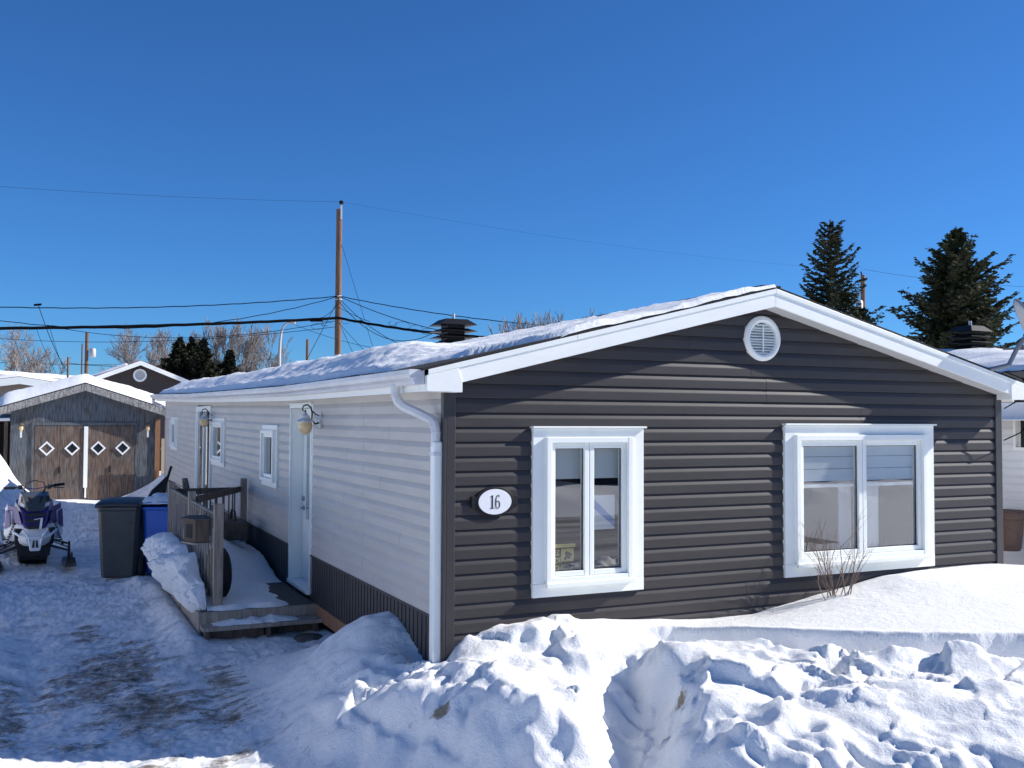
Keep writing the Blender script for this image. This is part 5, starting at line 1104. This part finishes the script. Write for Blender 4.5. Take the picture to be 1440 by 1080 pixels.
def spruce(loc,H,W,seed,label,mt='needle',dens=1.,sparse=0.,group=None,name='spruce_tree',lean=0.,ex=.8,leaf=.085):
    rs=np.random.RandomState(seed); t=thing(name,label,'tree',loc,0,group); L=Vector(loc)
    segs=[];leaf_p=[];leaf_d=[]
    top=np.array([loc[0]+lean,loc[1],loc[2]+H]); bot=np.array(loc,float)
    tr=MB(); tr.tube([bot,(bot*.5+top*.5),top],[H*.018,H*.011,.02],7); tr.build('trunk','bark',t,smooth=True)
    z=.12*H
    lop=rs.uniform(.7,1.25,24)
    while z<H*.985:
        f=z/H; r=W*(1-f)**ex*(.85+.15*math.sin(f*9+seed))*(1 if f>.2 else .8); nb=int(5+4*(1-f)+rs.rand()*2)
        if sparse and f>.6: nb=max(3,int(nb*(1-sparse*(f-.6))))
        for k in range(nb):
            a=2*PI*(k/nb)+rs.rand()*.9; sec_=lop[int(((a%(2*PI))/(2*PI))*24)%24]; l=r*sec_*rs.uniform(.70,1.22)
            if l<.08: continue
            c=bot+(top-bot)*f; d=np.array([math.cos(a),math.sin(a),0]); up=.10+.55*f**1.5; droop=-.28*(1-f)
            prev=c.copy(); n=7
            for j in range(1,n+1):
                u=j/n; p=c+d*l*u+np.array([0,0,l*(up*u+droop*u*u*1.2+.22*u**3)])+rs.randn(3)*.02*l
                segs.append((prev,p,.018*(1-u)*l/2+.010,.018*(1-u)*l/2+.008))
                # side twigs carrying needles
                if u>.12:
                    nt=int(4*dens)
                    for q in range(nt):
                        sgn=1 if (q%2) else -1; ta=a+sgn*rs.uniform(.5,1.15); tl=l*(.34*(1.08-u)+.10)*rs.uniform(.6,1.25)
                        td=np.array([math.cos(ta),math.sin(ta),rs.uniform(-.35,.15)+.3*f]); td/=np.linalg.norm(td); p0=prev+(p-prev)*rs.rand()
                        m_=max(2,int(tl/ (leaf*.75)))
                        segs.append((p0,p0+td*tl,.008,.004))
                        for w_ in range(m_): leaf_p.append(p0+td*tl*(w_+rs.rand())/m_+rs.randn(3)*leaf*.22); leaf_d.append(td+rs.randn(3)*.35)
                    leaf_p.append(p+rs.randn(3)*.03); leaf_d.append(d+rs.randn(3)*.3)
                prev=p
        z+=H*.030*(1.2-.55*f)*(1.0/ max(.6,dens**.3))
    V,F=seg_tubes(segs); tri_mesh('branches',V,F,'bark',t)
    P=np.array(leaf_p); D=np.array(leaf_d); D/=np.linalg.norm(D,axis=1,keepdims=True)+1e-9; Rn=rs.randn(len(P),3); S=np.cross(D,Rn); S/=np.linalg.norm(S,axis=1,keepdims=True)+1e-9
    s1=leaf*rs.uniform(.7,1.35,(len(P),1)); V=np.stack([P-D*s1-S*s1*.30,P-D*s1*.2+S*s1*.42,P+D*s1*1.1+S*s1*.1,P+D*s1*.3-S*s1*.42],1).reshape(-1,3); F=np.arange(len(P)*4).reshape(-1,4)
    tri_mesh('crown',V,F,mt,t)
    return t
def bare_tree(loc,H,W,seed,label,mt='twig',trunks=1,group=None,name='bare_tree',r0=None,depth=5,bark=None,tw=.012,upw=.45):
    rs=random.Random(seed); t=thing(name,label,'tree',loc,0,group); main=[];fine=[]
    def grow(p,d,l,r,k):
        n=3
        for i in range(n):
            d=(d+Vector((rs.gauss(0,.10),rs.gauss(0,.10),rs.gauss(0,.05)+.04))).normalized(); q=p+d*l/n; r2=r*.87
            (main if k<=1 else fine).append((p,q,max(r,tw),max(r2,tw))); 
            if k<depth and (i>0 or k>1 or trunks>1) and rs.random()<.97-.06*k:
                for _ in range(1 if k<2 else (2 if rs.random()<.5 else 1)):
                    ax=Vector((rs.gauss(0,1),rs.gauss(0,1),rs.gauss(0,.3))); side=(d.cross(ax)).normalized(); nd=(d*(.62+upw*.5)+side*rs.uniform(.5,.95)*W+Vector((0,0,.18))).normalized(); grow(q,nd,l*rs.uniform(.50,.72),r2*.58,k+1)
            p=q;r=r2
        if k<depth: grow(p,(d+Vector((rs.gauss(0,.15),rs.gauss(0,.15),.1))).normalized(),l*.62,r*.8,k+1)
    for q in range(trunks):
        a=rs.random()*6.28; d=Vector((math.cos(a)*.22*(trunks>1),math.sin(a)*.22*(trunks>1),1)).normalized(); grow(Vector(loc)+Vector((math.cos(a),math.sin(a),0))*.15*(trunks>1),d,H*.42,r0 or H*.016,0)
    V,F=seg_tubes(main,6); tri_mesh('trunk',V,F,bark or mt,t,True)
    V,F=seg_tubes(fine,3); tri_mesh('branches',V,F,mt,t)
    return t
# the two spruces on the right
A=CAM+(cf+cr*((1169-720)/FPX))*30; spruce((A.x,A.y,.4),8.15,3.5,5,'slim spruce with bare spiky top behind the house peak',dens=1.0,sparse=1.2,leaf=.058)
A=CAM+(cf+cr*((1210-720)/FPX))*31; spruce((A.x,A.y,.4),5.6,2.5,9,'small spruce half hidden by the roof, right of the slim spruce',dens=.9,leaf=.06)
A=CAM+(cf+cr*((1347-720)/FPX))*29; spruce((A.x,A.y,.4),7.75,3.3,14,'broad full spruce towering over the neighbouring roof',dens=1.6,leaf=.062,ex=.80)
# wood on the left
def gpos(px,d): A=far(px,590,d); return (A.x,A.y,.3)
for i,(px,py,d,W,sd,l) in enumerate([(250,470,54,1.9,3,'tallest dark spruce of the clump behind the brown house'),(268,470,55,1.7,21,'second dark spruce, just right of the tallest one'),(284,468,53,1.3,33,'narrow dark spruce standing apart with a pointed top'),(322,486,57,1.6,41,'brownish thin spruce among the bare birches')]):
    g=gpos(px,d); H=(590-py)/FPX*d+2.41-.3; spruce(g,H,W*2.2,sd,l,'needle2',dens=1.0,ex=1.25,leaf=.12,group=None)
for i,(px,py,d) in enumerate([(240,500,58),(262,505,59),(300,500,60),(340,508,61),(312,508,58)]):
    g=gpos(px,d); H=(590-py)/FPX*d+2.2; spruce(g,H*.93,3.4,50+i,['low dark spruce left of the clump','low dark spruce in front of the clump','low spruce right of the pointed one','low brownish spruce at the right end of the clump','low spruce below the birches'][i],'needle2',dens=.7,leaf=.16)
BT=[(36,462,58,.95,1,5,'broad leafless tree with spreading crown at the far left','twig',.16),(12,485,60,.9,1,6,'lower leafless tree cut by the left picture edge','twig',.12),(66,500,62,.9,1,7,'small leafless tree right of the broad one','twig',.10),
    (187,474,60,.7,1,8,'small conical leafless tree left of the brown house peak','twig',.09),(222,462,64,.6,2,9,'pale leafless tree between the peak and the spruces','twig',.11),(303,455,58,.5,1,10,'tall birch with a pale trunk left of the street lamp group','birch',.13),
    (330,452,60,.5,2,11,'tall twin-stemmed birch right of the pointed spruce','birch',.13),(350,470,62,.6,1,12,'leafless tree leaning right beside the birches','twig',.10),(378,465,63,.55,1,13,'thin leafless tree just left of the street lamp','twig',.09)]
for (px,py,d,W,tr_,sd,l,mt_,r_) in BT:
    g=gpos(px,d); H=(590-py)/FPX*d+2.1; bare_tree(g,H*1.0,W,sd,l,'twig',tr_,depth=5,r0=r_,bark=mt_,tw=.011)
# twigs above the ridge (a shrub top behind the house)
g=far(748,590,34); 
for i,(px,H_) in enumerate(((735,5.7),(752,5.95),(772,5.75),(712,5.1))):
    g=far(px,590,32+i); bare_tree((g.x,g.y,1.),H_-.8,.42,90+i,['leafless treetop showing over the ridge, second from left','tallest leafless treetop showing over the ridge','rightmost leafless treetop showing over the ridge','low leafless treetop at the left, nearest the chimney'][i],'twig',3,depth=4,r0=.05,tw=.010,upw=.9)
# far forest line
rs=np.random.RandomState(4); V=[];F=[]
for i in range(420):
    x=rs.uniform(-70,200); y=rs.uniform(115,150)+ (40 if x>40 else 0); h=rs.uniform(3.6,6.8); r=rs.uniform(.8,1.6)
    for k in range(46):
        f=rs.rand(); a=rs.rand()*6.28; rr2=r*(1-f)*rs.uniform(.4,1.1); c=np.array([x+rr2*math.cos(a),y+rr2*math.sin(a),h*f+.6]); d=rs.randn(3)*.35; e=rs.randn(3)*.35; b=len(V); V+=[c-d,c+e,c+d,c-e]; F.append((b,b+1,b+2,b+3))
o=raw_mesh('forest',np.array(V),np.array(F),'needle2',False); tag(o,'far dark treeline along the horizon','forest',kind='stuff')
# bare shrub in front of the wide window
sb=thing('shrub','bare brown shrub growing out of the drift below the wide window','shrub',(3.55,-.32,.72))
rs=random.Random(12); segs=[]
def tw(p,d,l,r,k):
    n=4
    for i in range(n):
        d=(d+Vector((rs.gauss(0,.09),rs.gauss(0,.06),rs.gauss(0,.06)+.03))).normalized(); q=p+d*l/n; segs.append((p,q,r,r*.85)); r*=.85
        if k<4 and i>0 and rs.random()<.72: nd=(d+Vector((rs.gauss(0,.55),rs.gauss(0,.35),rs.uniform(-.1,.4)))).normalized(); tw(q,nd,l*rs.uniform(.35,.6),r*.7,k+1)
        p=q
for i in range(15):
    a=-1.0+2.0*i/14; tw(Vector((3.72+.05*rs.gauss(0,1),-.25+.04*rs.gauss(0,1),.70)),Vector((a*.85+rs.gauss(0,.08)-.08,rs.uniform(-.35,.15),1)).normalized(),rs.uniform(.36,.66),.0058,0)
V,F=seg_tubes(segs,5); tri_mesh('stems',V,F,'bushtwig',sb,True)

# ------------------------------------------------------------------ poles and wires
def pole(name,label,px,pytop,d,r,extra=None,base=-.5):
    A=far(px,590,d); top=far(px,pytop,d); t=thing(name,label,'utility pole',(A.x,A.y,0)); mb=MB(); mb.tube([(A.x,A.y,base),(A.x,A.y,top.z)],[r*1.25,r],10); mb.build('pole','pole',t,smooth=True); return t,Vector((A.x,A.y,0)),top.z
t,PB,pz_=pole('utility_pole','tall brown wooden utility pole rising behind the snowy roof',474,292,46,.135)
mb=MB(); mb.box(PB.x+.02,PB.x+.10,PB.y-.16,PB.y-.10,pz_-.5,pz_+.25); mb.build('pin_bracket','galv',t)
mb=MB(); mb.lathe((PB.x+.06,PB.y-.13,pz_+.2),[(.05,0),(.12,.03),(.07,.08),(.12,.11),(.08,.17),(.03,.2)],12); mb.build('insulator','black',t,smooth=True)
mb=MB(); 
for zz in (5.2,5.35,7.95,8.1): mb.lathe((PB.x,PB.y,zz),[(.165,0),(.175,.02),(.165,.05)],12)
mb.build('clamp_band','galv',t)
def wirepts(a,b,sagv,n=18):
    return [a.lerp(b,i/n)+Vector((0,0,-4*sagv*(i/n)*(1-i/n))) for i in range(n+1)]
def wire(label,a,b,sagv,r,name='overhead_wire',n=18,wob=0):
    pts=wirepts(a,b,sagv,n)
    if wob: pts=[p+Vector((0,0,wob*math.sin(i*2.1))) for i,p in enumerate(pts)]
    mb=MB(); mb.tube(pts,r,5); return tag(mb.build(name,'cable',smooth=True),label,'cable')
P=lambda z:Vector((PB.x,PB.y-.12,z)); zat=lambda py:far(474,py,46).z
ztop,zA,zB,zC=zat(282),zat(416),zat(447),zat(459)
wire('thin top wire sloping from the left edge to the pole top',far(-60,258,38),P(ztop),.12,.005)
wire('upper service wire running from the left edge to the tall pole',far(-80,429,40),P(zA),.30,.022,n=40,wob=.01)
wire('drooping twisted wire below the upper service wire',far(-80,438,40),P(zA),1.05,.017,n=40,wob=.012)
wire('thickest black cable bundle running left from the pole',far(-80,462,40),P(zB),.12,.068,n=40,wob=.008)
wire('thin wire just under the thick left cable',far(60,457,52),P(zB-.1),.75,.014)
wire('lowest thin wire crossing left behind the trees',far(-60,471,56),P(zC),.55,.013)
wire('faint low wire along the tree tops at far left',far(-40,508,60),far(170,512,80),.1,.016)
wire('upper service wire passing right over the chimney',P(zA),far(770,458,42),.15,.020,n=30,wob=.008)
wire('second service wire descending right behind the chimney',P(zA),far(760,478,42),.55,.017,n=30)
wire('thick black cable running right from the pole to the ridge',P(zB),far(740,477,42),.18,.060,n=30,wob=.01)
wire('thin wire looping right below the thick cable',P(zA-.1),far(700,481,42),1.35,.014,n=30)
wire('thin high wire descending right across the sky',P(ztop),far(1216,379,88),.55,.004,n=40)
wire('thin high wire passing behind the broad spruce',far(1216,379,88),far(1520,405,84),.4,.012)
wire('steep guy wire from the upper right side of the pole',Vector((PB.x+.1,PB.y-.1,zat(342))),far(528,500,44),.0,.009)
wire('steep wire from the cable bundle down to the left roof',P(zA-.1),far(428,512,42),.0,.013)
wire('guy wire crossing down right just beside the pole',P(zC+.2),far(498,500,44),.0,.010)
wire('second guy wire crossing down right from the pole',P(zC+.2),far(520,500,44),.05,.010)
wire('thin wire from the lamp arm crossing behind the pole',far(404,452,50),far(530,490,48),.15,.010)
wire('service drop hanging down left from the upper wire',far(54,429,41),far(95,523,44),.25,.014,n=16)
wire('thin drop wire left of the service drop',far(50,459,41),far(78,523,46),.12,.009)
wire('thin drop wire right of the service drop',far(70,460,41),far(92,523,46),.15,.010)
mb=MB(); a,b=far(48,429,40.8),far(58,428,40.8); mb.tube([a,b],.045,8); tag(mb.build('cable_splice','cable'),'dark splice on the upper service wire at left','splice')
for i,(px,py,l_,rr_) in enumerate(((445,450,'splice box under the thick cable left of the pole',.085),(503,452,'splice case under the thick cable right of the pole',.06))):
    a=far(px-9+i*3,py,45.4); b=far(px+9-i*3,py,45.4); mb=MB(); mb.tube([a,b],rr_,8); tag(mb.build('cable_splice','cable',bevel=.02),l_,'splice')
for i,(px,py,rad,l_) in enumerate(((446,459,.17,'wire loop hanging left of the pole'),(486,452,.13,'small wire loop right of the pole'),(566,458,.22,'wire loop hanging left of the chimney'),(585,462,.20,'wire loop nearest the chimney'))):
    c=far(px,py,45); mb=MB(); mb.tube([c+cr*(rad*1.5*math.cos(2*PI*k/20))+cu*(rad*.8*math.sin(2*PI*k/20)) for k in range(19)],.009,5); tag(mb.build('wire_loop','cable'),l_,'cable')
for i,(px,py,rad,l_) in enumerate(((459,455,.14,'small wire loop just left of the pole'),(600,466,.16,'slack wire loop under the cable, left of the chimney'),(552,455,.12,'tight small wire loop on the right cable'))):
    c=far(px,py,45); mb=MB(); mb.tube([c+cr*(rad*1.5*math.cos(2*PI*k/20+i))+cu*(rad*.8*math.sin(2*PI*k/20+i)) for k in range(17)],.010,5); tag(mb.build('wire_loop','cable'),l_,'cable')
wire('slack wire arching from the pole under the right cable',P(zA-.25),far(610,468,43),.95,.015,n=24)
wire('short slack wire from the pole to the left splice box',P(zA-.3),far(440,447,45.5),.25,.012)
wire('thin brace wire from pole to the right cable',P(zB+.5),far(520,452,45),.05,.012)
t,B_,z_=pole('utility_pole','distant pole with a grey transformer left of the brown house',120,467,80,.14)
mb=MB(); mb.lathe((B_.x+.45,B_.y-.1,z_-2.0),[(.2,0),(.24,.05),(.24,.62),(.18,.7)],12); mb.build('transformer','galv',t,smooth=True)
t,B_,z_=pole('service_pole','thin grey service mast left of the transformer pole',113.5,483,70,.05)
t,B_,z_=pole('service_pole','short mast with cable coil above the garage snow',94,502,45,.045)
t,B_,z_=pole('utility_pole','short distant pole between street lamp and tall pole',431,477,90,.13)
t,B_,z_=pole('utility_pole','pole with transformer beside the slim spruce at right',1215,386,72,.16)
mb=MB(); mb.lathe((B_.x-.55,B_.y-.2,z_-2.8),[(.2,0),(.26,.05),(.26,.8),(.18,.9)],12); mb.build('transformer','galv',t,smooth=True)
mb=MB(); mb.tube([(B_.x-.05,B_.y,z_-.1),(B_.x-.18,B_.y,z_+.25)],.06,8); mb.build('insulator','black',t)
wire('dotted cable from the transformer pole to the brown house',far(100,511,70),far(200,514,60),.1,.02)
sl_=thing('street_lamp','curved grey street lamp rising left of the tall pole','street lamp',tuple(far(393,590,56)*1)[:2]+(0,))
b=far(393,590,56); pts=[Vector((b.x,b.y,0)),far(393,500,56),far(394,480,56),far(396,466,56),far(399,458,56),far(404,454,56),far(410,453,56)]
mb=MB(); mb.tube(pts,[.12,.09,.08,.07,.06,.05,.05],8); mb.build('arm','galv',sl_,smooth=True)
mb=MB(); mb.tube([far(408,453,56),far(415,454,56)],.10,8); mb.build('lamp_head','galv',sl_)

# ------------------------------------------------------------------ things in the narrow window
ft=bpy.data.curves.new('f','FONT')
def text_mesh(txt,size,x,z,y,mt,parent,name='lettering',sx=1.,align='LEFT'):
    c=bpy.data.curves.new('t','FONT'); c.body=txt; c.size=size; c.extrude=.0008; c.offset=.0012; c.align_x=align
    o=bpy.data.objects.new('tmp',c); COL.objects.link(o); bpy.context.view_layer.update()
    me=bpy.data.meshes.new_from_object(o.evaluated_get(bpy.context.evaluated_depsgraph_get())); COL.objects.unlink(o); bpy.data.objects.remove(o)
    me.materials.clear(); me.materials.append(M[mt]); o=bpy.data.objects.new(name,me); COL.objects.link(o)
    o.matrix_basis=Matrix.Translation((x,y,z))@Matrix.Rotation(PI/2,4,'X')@Matrix.Diagonal((sx,1,1,1))
    if parent is not None: o.parent=parent; o.matrix_basis=parent.matrix_basis.inverted()@o.matrix_basis
    return o
i0,i1,j0,j1,mid,fw,sw=g1
sg0=i0+fw+sw-.10; szb=j0+fw+sw-.03
sn=thing('window_sign','yellow lettered warning sign low behind the left pane of the narrow window','sign',(sg0+.15,.02,szb))
mb=MB(); mb.box(sg0,sg0+.315,.0085,.011,szb,szb+.245); mb.build('board','black',sn)
mb=MB(); mb.box(sg0,sg0+.315,.006,.0083,szb+.215,szb+.245); mb.box(sg0+.185,sg0+.30,.006,.0083,szb+.10,szb+.205); mb.build('border','ochre',sn)
text_mesh('PRENEZ',.062,sg0+.010,szb+.155,.006,'ochre',sn,sx=.72); text_mesh('GARDE',.062,sg0+.025,szb+.092,.006,'ochre',sn,sx=.80); text_mesh('AU CHIEN',.062,sg0+.020,szb+.028,.006,'ochre',sn,sx=.92)
mb=MB(); dog=[(.205,.12),(.225,.15),(.215,.17),(.235,.185),(.255,.175),(.285,.16),(.28,.145),(.262,.145),(.275,.13),(.255,.118),(.24,.13),(.228,.11)]
mb.prism([(sg0+a,szb+b) for a,b in dog],'y',.0045,.0058); mb.build('dog_head','black',sn)
k0=mid+.002+sw; pp=thing('paper_sheet','white sheet with a blue diagonal band behind the right pane of the narrow window','paper',(k0+.1,.03,1.6))
zc=1.50; xr=i1-fw-sw
mb=MB(); mb.box(k0+.005,xr-.03,.02,.0215,zc,zc+.285); mb.build('sheet','paper',pp)
mb=MB(); mb.prism([(k0+.006,zc+.28),(k0+.006,zc+.20),(xr-.031,zc+.015),(xr-.031,zc+.075)],'y',.018,.0198); mb.build('blue_band','bluestripe',pp)
